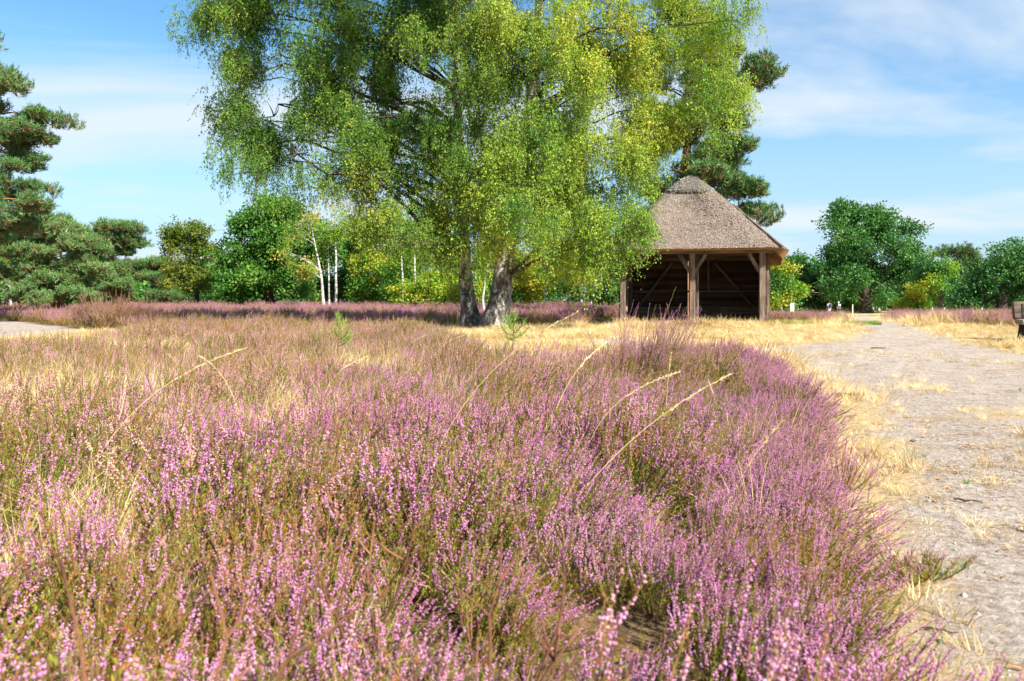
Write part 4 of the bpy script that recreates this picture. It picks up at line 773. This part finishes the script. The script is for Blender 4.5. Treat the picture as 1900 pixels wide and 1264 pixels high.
# ------------------------------------------------------------------ rustic log bench at the right edge
bx, by = 10.12, 15.9; bz = float(zf(bx, by))
lb = empty('log_bench', (bx, by, bz), 'rustic bench of split logs with a tilted back plank on a dark stump', 'bench', rz=R(-14))
def bx_obj(name, c, size, rot, mat, parent, bev=.02):
    b = MB(); b.box((0, 0, 0), size); o = b.obj(name, M[mat], parent, bevel=bev); o.location = c; o.rotation_euler = rot; return o
bx_obj('back_plank', (1.0, .30, .62), (2.3, .11, .36), (R(-16), 0, 0), 'grey_log', lb)
bx_obj('seat_plank', (1.0, -.02, .40), (2.3, .42, .09), (R(3), 0, 0), 'grey_log', lb)
for x in (.02, 1.85):
    b = MB(); b.tube([(x, .16, .18), (x, .26, .5), (x, .33, .74)], [.075, .065, .06], 8, rough=.08); b.obj('back_support', M['log_bark'], lb, smooth=True)
    b = MB(); b.tube([(x, .04, -.06), (x, .03, .02), (x, .03, .22), (x, .02, .36)], [.21, .185, .165, .15], 12, rough=.12); b.obj('stump', M['log_bark'], lb, smooth=True)
# ------------------------------------------------------------------ information board, posts
p = at(1470, 52)
ib = empty('information_board', p, 'small white information board on posts, right of the hut above the heather', 'sign')
b = MB(); b.box((0, 0, .86), (.24, .03, .56)); b.obj('panel', M['white_paint'], ib, bevel=.006)
for x in (-.11, .11):
    b = MB(); b.tube([(x, .04, -.1), (x, .04, 1.0)], .025, 8); b.obj('post', M['grey_metal'], ib)
for z, h in ((1.02, .08), (.80, .05)):
    b = MB(); b.box((.03, -.018, z), (.16, .004, h)); b.obj('print_block', M['print_grey'], ib)
def post(px, d, top, r_, label, grp=None, mat='white_paint'):
    p = at(px, d); h = CZ + (HZ - top) / F * d - p.z; b = MB(); b.tube([(0, 0, -.1), (0, 0, h * .96), (0, 0, h)], [r_, r_, r_ * .6], 8); o = b.obj('marker_post', M[mat], None, smooth=False); o.location = p; tag(o, label, 'post', grp)
post(1582, 96, 565, .06, 'white marker post between the hikers and the oak trunk')
for px, lab in ((1752, 'pale fence post left of the white one on the far meadow edge'), (1783, 'white fence post on the far meadow edge, brightest of the row'), (1822, 'pale fence post left of the right edge oak trunk'), (1730, 'pale fence post at the left end of the far row')):
    post(px, 100, 571, .07, lab, 'fence posts on the far meadow edge')

# ------------------------------------------------------------------ hikers
def skin_obj(name, verts, edges, radii, mat, parent, root=0, sub=1):
    me = bpy.data.meshes.new(name); me.from_pydata(verts, edges, []); me.materials.append(mat)
    o = bpy.data.objects.new(name, me); COL.objects.link(o); o.parent = parent
    md = o.modifiers.new('skin', 'SKIN'); md.use_smooth_shade = True
    if not me.skin_vertices: bpy.context.view_layer.update()
    for i_, r_ in enumerate(radii): me.skin_vertices[0].data[i_].radius = (r_, r_) if not isinstance(r_, tuple) else r_
    for i_ in range(len(verts)): me.skin_vertices[0].data[i_].use_root = (i_ == root)
    s_ = o.modifiers.new('smooth', 'SUBSURF'); s_.levels = sub; s_.render_levels = sub
    return o
def flat_mat(name, c, ro=.8): return noise_mat(name, [(.3, tuple(q * .85 for q in c)), (.7, c)], (20, 20, 20), 3, ro, 0)
M['skin'] = flat_mat('skin', (.52, .30, .21), .6)
def hiker(px, d, label, shirt, shorts, hair, stride, hat=None):
    p = at(px, d); root = empty('person', p, label, 'person', 'hikers walking away on the path', rz=R(8))
    s = stride
    V = [(0,0,.95),(0,.01,1.15),(0,.02,1.38),(0,.02,1.50),(0,.03,1.60),(0,.03,1.70),
         (.20,.02,1.40),(.26,-.04 * s,1.14),(.25,.10 * s,.90),(.25,.13 * s,.82), (-.20,.02,1.40),(-.26,.04 * s,1.14),(-.25,.16 * s,.92),(-.25,.2 * s,.85),
         (.10,0,.88),(.11,.10 * s,.50),(.11,.02 * s,.09),(.11,.13 * s,.04), (-.10,0,.88),(-.11,-.06 * s,.50),(-.11,-.26 * s,.12),(-.11,-.18 * s,.05)]
    Ed = [(0,1),(1,2),(2,3),(3,4),(4,5),(2,6),(6,7),(7,8),(8,9),(2,10),(10,11),(11,12),(12,13),(0,14),(14,15),(15,16),(16,17),(0,18),(18,19),(19,20),(20,21)]
    Rr = [(.15,.11),(.14,.10),(.15,.10),.05,.085,.085,.06,.045,.035,.04,.06,.045,.035,.04,.085,.06,.04,.04,.085,.06,.04,.04]
    skin_obj('body', V, Ed, Rr, M['skin'], root, 0, 2)
    skin_obj('shirt', [(0,0,.98),(0,.01,1.16),(0,.02,1.38),(.20,.02,1.42),(.265,-.03 * s,1.2),(-.20,.02,1.42),(-.265,.03 * s,1.2)], [(0,1),(1,2),(2,3),(3,4),(2,5),(5,6)], [(.175,.13),(.165,.125),(.18,.125),.08,.07,.08,.07], shirt, root, 0, 2)
    skin_obj('shorts', [(0,0,.98),(.10,0,.86),(.115,.08 * s,.55),(-.10,0,.86),(-.115,-.04 * s,.55)], [(0,1),(1,2),(0,3),(3,4)], [(.17,.13),.11,.095,.11,.095], shorts, root, 0, 2)
    b = MB(); th = np.linspace(0, np.pi * .62, 7); hh = [(math.sin(t) * .108, .03, 1.66 + math.cos(t) * .115) for t in th]
    ring = [[(r_ * math.cos(q), .02 + r_ * math.sin(q), z) for q in np.arange(12) * math.pi / 6] for (r_, _, z) in hh]
    A = np.array(ring).reshape(-1, 3); ii = np.arange(6)[:, None] * 12; jj = np.arange(12)[None]; b.add(A, np.stack([ii + jj, ii + (jj + 1) % 12, ii + 12 + (jj + 1) % 12, ii + 12 + jj], -1).reshape(-1, 4)); b.obj('cap' if hat else 'hair', hair, root, smooth=True)
    for q in (16, 20):
        v = V[q]; b = MB(); b.box((v[0], v[1] + .05, .045 if q == 16 else .09), (.10, .27, .09)); b.obj('shoe', M['dark_bark'], root, bevel=.02)
    return root, p
def backpack(p, label, mat, mat2):
    root = empty('backpack', p, label, 'backpack', 'backpacks of the hikers', rz=R(8))
    b = MB(); b.box((0, -.21, 1.22), (.31, .17, .46)); b.obj('bag', mat, root, bevel=.05)
    b = MB(); b.box((0, -.31, 1.13), (.22, .06, .2)); b.obj('front_pocket', mat2, root, bevel=.02)
    for s_ in (-1, 1):
        b = MB(); b.tube([(s_ * .1, -.12, 1.42), (s_ * .11, .02, 1.535), (s_ * .12, .16, 1.4), (s_ * .13, .13, 1.15), (s_ * .13, -.13, 1.03)], .018, 5); b.obj('strap', mat2, root)
white_c = flat_mat('white_cloth', (.72, .72, .74)); navy = flat_mat('navy_cloth', (.03, .045, .10)); dark = flat_mat('dark_cloth', (.03, .03, .04)); grey = flat_mat('pale_grey_cloth', (.55, .6, .68)); hair = flat_mat('brown_hair', (.06, .035, .02))
pr, pp = hiker(1539, 98, 'person in white shirt and pale shorts walking away with a dark backpack', white_c, grey, hair, 1); backpack(pp, 'dark blue backpack on the hiker in pale shorts', navy, dark)
pr, pp = hiker(1556, 102, 'person in dark shorts and pale cap walking away, right of the other hiker', dark, navy, white_c, -1, True); backpack(pp, 'pale backpack with a dark pocket on the hiker in the cap', white_c, navy)

# ------------------------------------------------------------------ pine seedlings in the heather
def seedling(px, d, top, label, nsh, seed, bare):
    p = at(px, d); h = CZ + (HZ - top) / F * d - p.z; r = np.random.RandomState(seed); root = empty('pine_seedling', p, label, 'young pine', 'pine seedlings in the heather')
    b = MB(); st = [(0, 0, -.03), (.01, 0, h * .5), (0.02, .01, h * .8)]; b.tube(st, [.009, .008, .006], 6); b.obj('stem', M['pine_bark'], root)
    nb = MB(); sb = MB(); P, D = [], []
    for k in range(nsh):
        a = r.rand() * 6.28; t = bare + (1 - bare) * (k + .5) / nsh; q = (1 - (t - bare) / (1 - bare)) * .22 + .02
        if k == nsh - 1: q = .0
        A = bez(np.array([0.01, 0, h * t * .85]), np.array([math.cos(a) * q * .7, math.sin(a) * q * .7, h * (t * .85 + .02)]), np.array([math.cos(a) * q + .015, math.sin(a) * q, h * (t * .85 + .15)]), 5)
        sb.tube(A, .005, 4, cap=False); n = 60; x = r.rand(n) * 3.99; i = x.astype(int); f = (x - i)[:, None]; P.append(A[i] * (1 - f) + A[i + 1] * f)
        ax = A[4] - A[1]; ax /= np.linalg.norm(ax); D.append(ax * .9 + r.randn(n, 3) * .55)
    P, D = np.concatenate(P), np.concatenate(D)
    nb.stamp(np.array([(-.03,0,0),(.03,0,0),(.012,0,1.0),(-.012,0,1.0)]), np.array([(0,1,2,3)]), frames(D, r.rand(len(P)) * 6.28) * (.075 * (.7 + .6 * r.rand(len(P))))[:, None, None], P)
    nb.obj('needles', M['seedling_needle'], root)['kind'] = 'stuff'; sb.obj('shoots', M['pine_bark'], root)
seedling(950, 9.6, 577, 'bright green pine seedling on a bare stem in front of the thick birch trunk', 9, 5, .62)
seedling(626, 10.5, 580, 'pale green pine seedling half sunk in the heather, left of the old birches', 8, 6, .5)

# ------------------------------------------------------------------ heather bushes that stand out
def heather_bush(px, d, label, parts, flower='flower', seed=1, fl=.006):
    p = at(px, d); root = empty('heather_bush', p, label, 'heather bush', 'heather bushes that stand out'); S_, L_, F_ = MB(), MB(), MB()
    for k, (x, y, z, hgt, rad, lean, n) in enumerate(parts):
        t = MB(); heather(t, seed * 50 + k, nstem=n, rad=rad, hgt=hgt, fl=fl, bloom=.85)
        for V in t.V:
            V[:, 0] += V[:, 2] * lean; V += np.array([x, y, z])
        AV = np.concatenate(t.V)
        for f, mi in t.F:
            u, inv = np.unique(f, return_inverse=True); (S_, L_, F_)[mi].add(AV[u], inv.reshape(f.shape))
    S_.obj('stems', M['heather_stem'], root)['kind'] = 'stuff'; L_.obj('leaves', M['heather_leaf'], root)['kind'] = 'stuff'; F_.obj('flowers', M[flower], root)['kind'] = 'stuff'
heather_bush(1195, 8.6, 'tall wind swept heather bush rising in front of the hut', [(0,0,0,.92,.22,.30,34), (-.22,.1,0,.84,.22,.05,30), (.12,-.1,0,1.0,.2,.34,26), (.05,.2,0,.8,.25,.2,30), (-.05,-.2,0,.7,.25,.15,30), (-.4,.0,0,.62,.2,-.1,22), (.3,.1,0,.7,.2,.3,24)], 'flower', 3)
heather_bush(1305, 9.0, 'small heather bush right of the tall one', [(0,0,0,.55,.18,.25,24), (.14,.05,0,.5,.16,.35,20)], 'flower', 4)
heather_bush(205, 24.5, 'big brown faded heather bush beside the sand on the left', [(0,0,0,1.15,.8,.1,60), (-.6,.2,0,.9,.7,-.1,50), (.6,-.1,0,.95,.75,.2,50), (1.2,.3,0,.75,.7,.2,44), (-1.0,.0,0,.55,.6,-.1,36), (.2,-.5,0,.75,.7,.1,44)], 'flower_brown', 5, .016)
heather_bush(1705, 2.72, 'low heather sprig sprawling on the sand at the lower right', [(-.05,0,0,.12,.10,-.4,16), (.06,.02,0,.10,.10,.6,14)], 'flower', 6, .005)
for k, (px, d, s_, lab) in enumerate(((1715, 31, .65, 'heather clump at the left end of the far right field'), (1790, 27, .75, 'widest purple heather clump in the right field'), (1830, 28, .55, 'heather clump between the widest one and the bench'), (1875, 21.5, .62, 'dark green heather clump just left of the bench'), (1752, 33, .8, 'heather clump below the far green patch'), (1505, 34.5, .7, 'heather clump below the info board'))):
    s_ *= (.8 if px == 1505 else 1); heather_bush(px, d, lab, [(-.4 * s_,0,0,.6 * s_,.45,.1,30), (.4 * s_,.1,0,.65 * s_,.5,.2,30), (1.1 * s_,0,0,.5 * s_,.4,.1,24)], 'flower' if k != 3 else 'flower_dry', 20 + k, .012)

# ------------------------------------------------------------------ heather, straw, grass, litter (uncountable)
def sample(n, x0, x1, y0, y1, r): return x0 + (x1 - x0) * r.rand(n), y0 + (y1 - y0) * r.rand(n)
r = np.random.RandomState(900)
def lean_rot(n, ax, ay, jit, r):
    """spin about the stem, then lean towards +x (the wind)"""
    D = np.stack([ax + r.randn(n) * jit, ay + r.randn(n) * jit, np.ones(n)], -1); return mat2euler(frames(D, r.rand(n) * 6.283))
straw_map = lambda x, y: np.maximum.reduce([1.3 * np.exp(-((x + 1.85) / .9) ** 2 - ((y - 5.7) / 1.0) ** 2), 1.3 * np.exp(-((x + 4.0) / 1.6) ** 2 - ((y - 6.8) / 1.0) ** 2), .75 * np.exp(-((x + 5.5) / 2.5) ** 2 - ((y - 8.5) / 1.6) ** 2), .9 * sm((vnoise(x, y, 1.6, 11) - .60) / .16) * sm((2.2 - x) / 2), .8 * np.exp(-((x + 5) / 4) ** 2 - ((y - 20) / 2.5) ** 2)])
# near field
x, y = sample(16000, -13, 3.6, .35, 25, r); ed_ = poly_sd(x, y, H1); keep = (np.abs(x) < .75 * y + 1.6) & (r.rand(len(x)) < np.clip(.33 + .75 / (y + .3) + .35 * ((ed_ > 0) & (ed_ < .5) & (x > 0)), 0, 1)); x, y = x[keep], y[keep]
inside = poly_sd(x, y, H1) + (vnoise(x, y, .6, 4) - .5) * .22; sp_ = straw_map(x, y)
hol = sm((.42 - vnoise(x, y, .42, 21)) / .14) * sm((4.5 - y) / 2.5); keep = (inside > -.05) & (r.rand(len(x)) > np.maximum(sp_ * .93, hol * .10)) & (np.hypot(x, y) > .78); hol = hol[keep]; x, y, inside, sp_ = x[keep], y[keep], inside[keep], sp_[keep]
n = len(x); patch = vnoise(x, y, 1.3, 6) * .5 + vnoise(x, y, .55, 7) * .5; patch = np.clip((patch - .5) * 1.7 + .5, 0, 1); fade = sm((y - 4) / 7) * .62 + sm((-x - .5) / 3) * .15 + (r.rand(n) - .5) * .5 + patch - .5
pick = np.where(fade > .42, r.randint(4, 6, n), r.randint(0, 4, n)); gsel = r.rand(n) * .7 + vnoise(x, y, .9, 13) * .6; pick = np.where(gsel < np.where(x > .2, .46, .54), 6, np.where((gsel > .86) & (r.rand(n) < .7), 7, pick))
sc = (.60 + .80 * patch + .25 * (r.rand(n) - .5)) * (.72 + .28 * sm(inside / .6)) * (1 + .55 * np.exp(-((x + .45) / .6) ** 2 - ((y - .95) / .4) ** 2) * (.3 + 1.4 * vnoise(x, y, .3, 31)))
pick = np.where((hol > .5) & (r.rand(n) < .75), 6, pick); sc = sc * (1 - .35 * hol) * np.where(y < 6, .95, 1.0); pick = np.where((y < 3) & (pick > 3) & (pick != 6) & (r.rand(n) < .8), r.randint(0, 3, n), pick); sc = np.where(y < 1.6, np.clip(sc, .75, 1.22), sc); edge_ = (inside < .45) & (x > .3) & (y < 12); pick = np.where(edge_ & (r.rand(n) < .8), r.randint(0, 3, n), pick); sc = np.where(edge_, np.maximum(sc, .68), sc)
scatter('heather', np.stack([x, y, zf(x, y) - .02], -1), lean_rot(n, np.where(x > -.2, .54, .24), 0.02, .27, r), sc, HALL, None, pick)
bpy.data.objects['heather']['label'] = 'blooming heather carpet of the foreground'
n_near = n
# far strips
Ps, Rs, Ss, Ks = [], [], [], []
for P, a, nn, s0 in ((H2, 1, 7500, 1.25), (H3, .8, 3000, 1.02), (H4, .6, 5200, 1.2), (H5, .4, 1400, 1.2)):
    P = np.array(P); x, y = sample(nn, P[:, 0].min(), P[:, 0].max(), P[:, 1].min(), P[:, 1].max(), r); keep = (poly_sd(x, y, P) > 0) & (x < .72 * y + 3) & (x > -.72 * y - 3) & (r.rand(len(x)) < (1.0 if a > .7 else a * 1.8 * vnoise(x, y, 3, 2)))
    x, y = x[keep], y[keep]; n = len(x); Ps.append(np.stack([x, y, zf(x, y) - .03], -1)); Rs.append(lean_rot(n, .12, 0, .15, r)); Ss.append(s0 * (.75 + .5 * r.rand(n)) * (1 + np.clip(y - 30, 0, 40) * .012)); q = r.rand(n); Ks.append(np.where(q < .45, r.randint(0, 4, n), np.where(q < .8, r.randint(4, 6, n), r.randint(6, 8, n))))
o = scatter('heather', np.concatenate(Ps), np.concatenate(Rs), np.concatenate(Ss), HALL, None, np.concatenate(Ks)); o['label'] = 'heather strips beyond the hut and birches'
# straw among the heather and in the fields
Ps, Rs, Ss = [], [], []
x, y = sample(19000, -13, 4, .6, 25, r); ins = poly_sd(x, y, H1); sp_ = straw_map(x, y); pr = np.where(ins > -.25, np.clip(np.where((x > .2) & (y < 7), .13, .27) + .95 * sp_, 0, 1), 0) * (np.abs(x) < .75 * y + 1.6); pr = np.maximum(pr, np.where(np.abs(ins) < .3, .05, 0)); pr = pr * np.clip((y - .4) / 2.6, .2, 1); keep = r.rand(len(x)) < pr; x, y = x[keep], y[keep]; n = len(x)
Ps.append(np.stack([x, y, zf(x, y) - .01], -1)); Rs.append(lean_rot(n, .25, 0, .3, r)); Ss.append((.5 + .5 * r.rand(n)) * (.6 + .4 * sm((y - 1.5) / 2.5)) * np.where(poly_sd(x, y, H1) < .1, .6, 1))
for P, nn in ((H3, 600), (H4, 6500), (H5, 1500)):
    P = np.array(P); x, y = sample(nn, P[:, 0].min(), P[:, 0].max(), P[:, 1].min(), P[:, 1].max(), r); keep = (poly_sd(x, y, P) > -.4) & (x < .72 * y + 3); x, y = x[keep], y[keep]; n = len(x)
    Ps.append(np.stack([x, y, zf(x, y) - .01], -1)); Rs.append(lean_rot(n, .1, 0, .2, r)); Ss.append(1.0 + .6 * r.rand(n))
o = scatter('straw_grass', np.concatenate(Ps), np.concatenate(Rs), np.concatenate(Ss), STRAW); o['label'] = 'dry straw coloured grass between the heather'
# short dry lawn
Ps, Rs, Ss = [], [], []
for nn, (x0, x1, y0, y1), s0 in ((15000, (-12, 14, 8, 24), 1.0), (9000, (-20, 26, 22, 48), 1.5), (2200, (1, 7, 1.6, 9), .55), (0, (0, 1, 0, 1), 1)):
    x, y = sample(nn, x0, x1, y0, y1, r); s_, h_, g_ = zones(x, y); keep = (r.rand(len(x)) < np.clip(1 - 1.5 * s_, 0, 1) * (1 - h_)) & (np.abs(x) < .72 * y + 2); x, y = x[keep], y[keep]
    loc = np.array(hut.matrix_basis.inverted()); hx = loc[0, 0] * x + loc[0, 1] * y + loc[0, 3]; hy = loc[1, 0] * x + loc[1, 1] * y + loc[1, 3]; keep = ~((np.abs(hx) < 3) & (hy > -.1) & (hy < 5)); x, y = x[keep], y[keep]; n = len(x)
    Ps.append(np.stack([x, y, zf(x, y) - .005], -1)); Rs.append(lean_rot(n, .0, 0, .25, r)); Ss.append(s0 * (.4 + .5 * r.rand(n) + 1.1 * sm((vnoise(x, y, 1.1, 18) - .55) / .35)))
x, y = sample(16000, .9, 14, 1.4, 24, r); keep = (poly_sd(x, y, SAND) > -.3) & (np.abs(x) < .72 * y + 1) & (r.rand(len(x)) < sm((vnoise(x, y, .45, 15) * .6 + vnoise(x, y, 1.4, 16) * .6 - .58) / .3) * np.clip(1.5 - y / 14, .2, 1)); x, y = x[keep], y[keep]; n = len(x)
Ps.append(np.stack([x, y, zf(x, y) - .012], -1)); Rs.append(lean_rot(n, .0, 0, .4, r)); Ss.append(.22 + .35 * r.rand(n))
o = scatter('dry_grass', np.concatenate(Ps), np.concatenate(Rs), np.concatenate(Ss), LAWN); o['label'] = 'short dry grass around the hut and path edges'
# green grass
Ps, Ss = [], []
for P, nn, s0 in ((GREEN, 900, .8), (GREEN2, 250, .6), ([(-.25,1.05),(.12,1.05),(.2,1.5),(-.15,1.6)], 40, .95), ([(-1.2,.85),(-.75,.85),(-.75,1.2),(-1.2,1.2)], 14, 1.2), ([(4,4),(7,4),(8,9),(5,9)], 40, .4), ([(1.6,2),(4.2,2),(5,5),(2.4,5)], 46, .32), ([(2.35,7.4),(2.7,7.4),(2.9,8.2),(2.6,8.3)], 16, .95)):
    P = np.array(P, float); x, y = sample(nn, P[:, 0].min(), P[:, 0].max(), P[:, 1].min(), P[:, 1].max(), r); keep = poly_sd(x, y, P) > 0; x, y = x[keep], y[keep]; Ps.append(np.stack([x, y, zf(x, y) + (0.0 if s0 < 1 else .12)], -1)); Ss.append(s0 * (.6 + .7 * r.rand(len(x))))
P = np.concatenate(Ps); o = scatter('green_grass', P, lean_rot(len(P), 0, 0, .2, r), np.concatenate(Ss), GRASS); o['label'] = 'fresh green grass tufts'
# pebbles, dead leaves and twig bits on the sand
pb = []
for k in range(3):
    rr = np.random.RandomState(70 + k); b = MB(); V = OCT_V.copy() - np.array([0, 0, .5]); bmq = bmesh.new(); bmesh.ops.create_icosphere(bmq, subdivisions=1, radius=.5); V = np.array([v.co[:] for v in bmq.verts]) * (1 + .22 * rr.randn(len(bmq.verts), 1)) * np.array([1, .8, .5]); Fc = np.array([[v.index for v in f.verts] for f in bmq.faces]); bmq.free(); b.add(V, Fc); pb.append(proto(b, 'pebble', [M['pebble']], True))
lt = []
for k in range(3):
    rr = np.random.RandomState(80 + k); b = MB()
    for q in range(9):
        a = rr.rand() * 6.28; c = rr.randn(2) * .05; u = np.array([math.cos(a), math.sin(a)]); ln = .015 + .05 * rr.rand(); wd = .0012 + .003 * (rr.rand() < .25); v = np.array([-u[1], u[0]]) * wd
        z0, z1 = .003 + .006 * rr.rand(), .003 + .012 * rr.rand(); A, B_ = c - u * ln / 2, c + u * ln / 2
        b.add([(*(A - v), z0), (*(A + v), z0), (*(c + v * 1.2), .012), (*(B_ + v), z1), (*(B_ - v), z1), (*(c - v * 1.2), .01)], [(0, 1, 2, 5), (5, 2, 3, 4)])
    lt.append(proto(b, 'litter_bit', [M['litter']]))
x, y = sample(30000, .9, 9, 1.3, 11, r); keep = (poly_sd(x, y, SAND) > -.3) & (x < .70 * y + .8) & (r.rand(len(x)) < np.clip(3.0 / y ** 1.2, .05, 1)); x, y = x[keep], y[keep]; n = len(x)
sz = .005 + .008 * r.rand(n) ** 3 + .02 * (r.rand(n) < .006); o = scatter('gravel', np.stack([x, y, zf(x, y) + .003], -1), np.stack([r.randn(n) * .3, r.randn(n) * .3, r.rand(n) * 6.28], -1), sz, pb); o['label'] = 'small pebbles strewn on the sand'
x, y = sample(26000, .9, 12, 1.3, 16, r); keep = (poly_sd(x, y, SAND) > -.6) & (x < .70 * y + .8) & (r.rand(len(x)) < np.clip(2.2 / y, .1, 1) * (.12 + 1.5 * vnoise(x, y, .5, 9) ** 2)); x, y = x[keep], y[keep]; n = len(x)
o = scatter('leaf_litter', np.stack([x, y, zf(x, y) + .004], -1), np.stack([r.randn(n) * .1, r.randn(n) * .1, r.rand(n) * 6.28], -1), .35 + .55 * r.rand(n), lt); o['label'] = 'dead leaves and straw bits lying on the sand'

# ------------------------------------------------------------------ things one can pick out near the camera
def straw_stalk(px, d, ln, lean, bend, label, az=0.0):
    p = at(px, d); b = MB(); t = np.linspace(0, 1, 12); X = ln * (lean * t + bend * t ** 3); Z = ln * np.sqrt(np.clip(1 - lean ** 2, .1, 1)) * (t - .35 * bend * t ** 3); P = np.stack([X * math.cos(az), X * math.sin(az), Z], -1)
    b.tube(P, np.linspace(.0020, .0011, 12), 5, 0, cap=False); hd_ = P[-4:]; rr = np.random.RandomState(int(px)); n = 70; q = rr.rand(n) * 2.99; i = q.astype(int); f = (q - i)[:, None]; PP = hd_[i] * (1 - f) + hd_[i + 1] * f; D = (hd_[-1] - hd_[0]) / np.linalg.norm(hd_[-1] - hd_[0]) + rr.randn(n, 3) * .28
    c = MB(); c.stamp(LEAF2_V * np.array([.3, 1, 1]), LEAF2_F, frames(D, rr.rand(n) * 6.28) * .019, PP)
    root = empty('grass_stalk', p, label, 'grass stalk', 'tall dry grass stalks'); b.obj('stalk', M['straw'], root); c.obj('seed_head', M['straw'], root)['kind'] = 'stuff'
for a in ((770, 4.0, 1.12, .42, .30, 'longest pale grass stalk, arching right in the middle of the heather'), (140, 4.0, .95, .45, .40, 'pale grass stalk arching right over the straw on the left', .25), (1000, 3.1, .9, .6, .22, 'pale grass stalk low and slanting right, lower middle'), (1000, 4.6, .86, .3, .35, 'pale grass stalk hooked at the tip, left of the tall heather bush', .7),
          (1070, 4.0, .74, .18, .5, 'pale grass stalk upright with a drooping tip near the centre'), (1235, 4.8, .66, .0, .05, 'straight thin grass stalk in the purple heather'), (1330, 3.4, .5, .45, .1, 'grass stalk slanting right above the purple slope'), (600, 5.4, .74, -.1, .5, 'grass stalk with a hooked tip, left of the longest one'), (450, 5.6, .7, .2, .45, 'grass stalk arching over the straw patch', 2.6),
          (740, 10.5, .62, .1, .5, 'grass stalk against the dark heather behind, left of the old birches'), (800, 10.2, .66, .1, .55, 'pale nodding grass stalk just left of the left birch trunk'),): straw_stalk(*a)
def dead_twig(px, d, h, label, seed, n=5):
    p = at(px, d); r = np.random.RandomState(seed); b = MB()
    for k in range(n):
        a = r.rand() * 6.28; e = np.array([math.cos(a) * .22, math.sin(a) * .12, h * (.6 + .5 * r.rand())]); P = bez(np.array([0, 0, 0.0]), e * np.array([.5, .5, .35]) + r.randn(3) * .03, e, 7); P[1:] += r.randn(6, 3) * .008; b.tube(P, np.linspace(.006, .002, 7), 5)
        for s_ in range(3):
            i = r.randint(2, 6); q = P[i] + np.array([r.randn() * .06, r.randn() * .04, .05 + .05 * r.rand()]); b.tube(bez(P[i], (P[i] + q) / 2 + r.randn(3) * .01, q, 4), np.linspace(.003, .0012, 4), 4)
    o = b.obj('dead_twig', M['heather_stem'], None); o.location = p; tag(o, label, 'twig', 'bare twigs in the heather')
dead_twig(690, 1.15, .42, 'bare twisted grey twig at the bottom of the heather', 3, 6); dead_twig(610, 1.9, .5, 'bare brown twig above the left centre heather', 4, 6); dead_twig(300, 1.2, .5, 'bare reddish twig inside the near left heather', 5, 4); dead_twig(870, 1.6, .45, 'bare dark twig in the middle of the near heather', 6, 5)
def fallen_stick(px, py, ln, az, label, rad=.008):
    gx, gy = gp(px, py); b = MB(); t = np.linspace(-.5, .5, 6); P = np.stack([t * ln * math.cos(az), t * ln * math.sin(az), .006 + rad + .006 * rng.rand(6)], -1); P[:, 1] += rng.randn(6) * ln * .03; b.tube(P, [rad, rad, rad * .9, rad * .8, rad * .7, rad * .5], 6, rough=.1); o = b.obj('fallen_stick', M['dark_bark'], None); o.location = (gx, gy, float(zf(gx, gy))); tag(o, label, 'stick', 'sticks on the sand')
for a in ((1630, 648, .26, .1, 'brown stick lying across the far sand in front of the oak', .012), (1795, 935, .12, -.6, 'thin dark stick on the sand at mid right', .005), (1700, 1060, .07, -.4, 'short dark stick among the pebbles', .005), (1574, 738, .25, .05, 'reddish bark piece on the sand beyond the heather edge', .02), (1745, 1180, .09, -.5, 'thin stick at the lower right beside the heather sprig', .004)): fallen_stick(*a)
def stone(px, py, s_, label, seed):
    gx, gy = gp(px, py); o = bpy.data.objects.new('stone', pb[seed % 3].data.copy()); COL.objects.link(o); o.data.materials.clear(); o.data.materials.append(M['stone_' + ('dark' if 'dark' in label or 'blue' in label else 'pale')]); o.location = (gx, gy, float(zf(gx, gy)) + s_ * .12); o.scale = (s_, s_, s_ * 1.1); o.rotation_euler = (0, 0, seed * 1.3); tag(o, label, 'stone', 'stones on the sand')
M['stone_pale'] = noise_mat('stone_pale', [(.3, (.42,.37,.34)), (.7, (.62,.57,.53))], (30, 30, 30), 5, .8, .4); M['stone_dark'] = noise_mat('stone_dark', [(.3, (.06,.065,.08)), (.7, (.17,.17,.19))], (30, 30, 30), 5, .7, .4)
for k, a in enumerate(((1650, 1028, .05, 'pale flat stone near the heather edge'), (1652, 1040, .03, 'dark blue pebble beside the pale flat stone'), (1622, 1000, .045, 'pale pebble touching the heather tips'), (1788, 1108, .035, 'whitish pebble right of the heather sprig'), (1745, 1198, .035, 'dark pebble at the lower right'), (1694, 820, .045, 'dark stone alone on the mid sand'), (1820, 990, .03, 'small reddish pale pebble by the right green tuft'))): stone(*a, k)
print('near heather clumps', n_near)
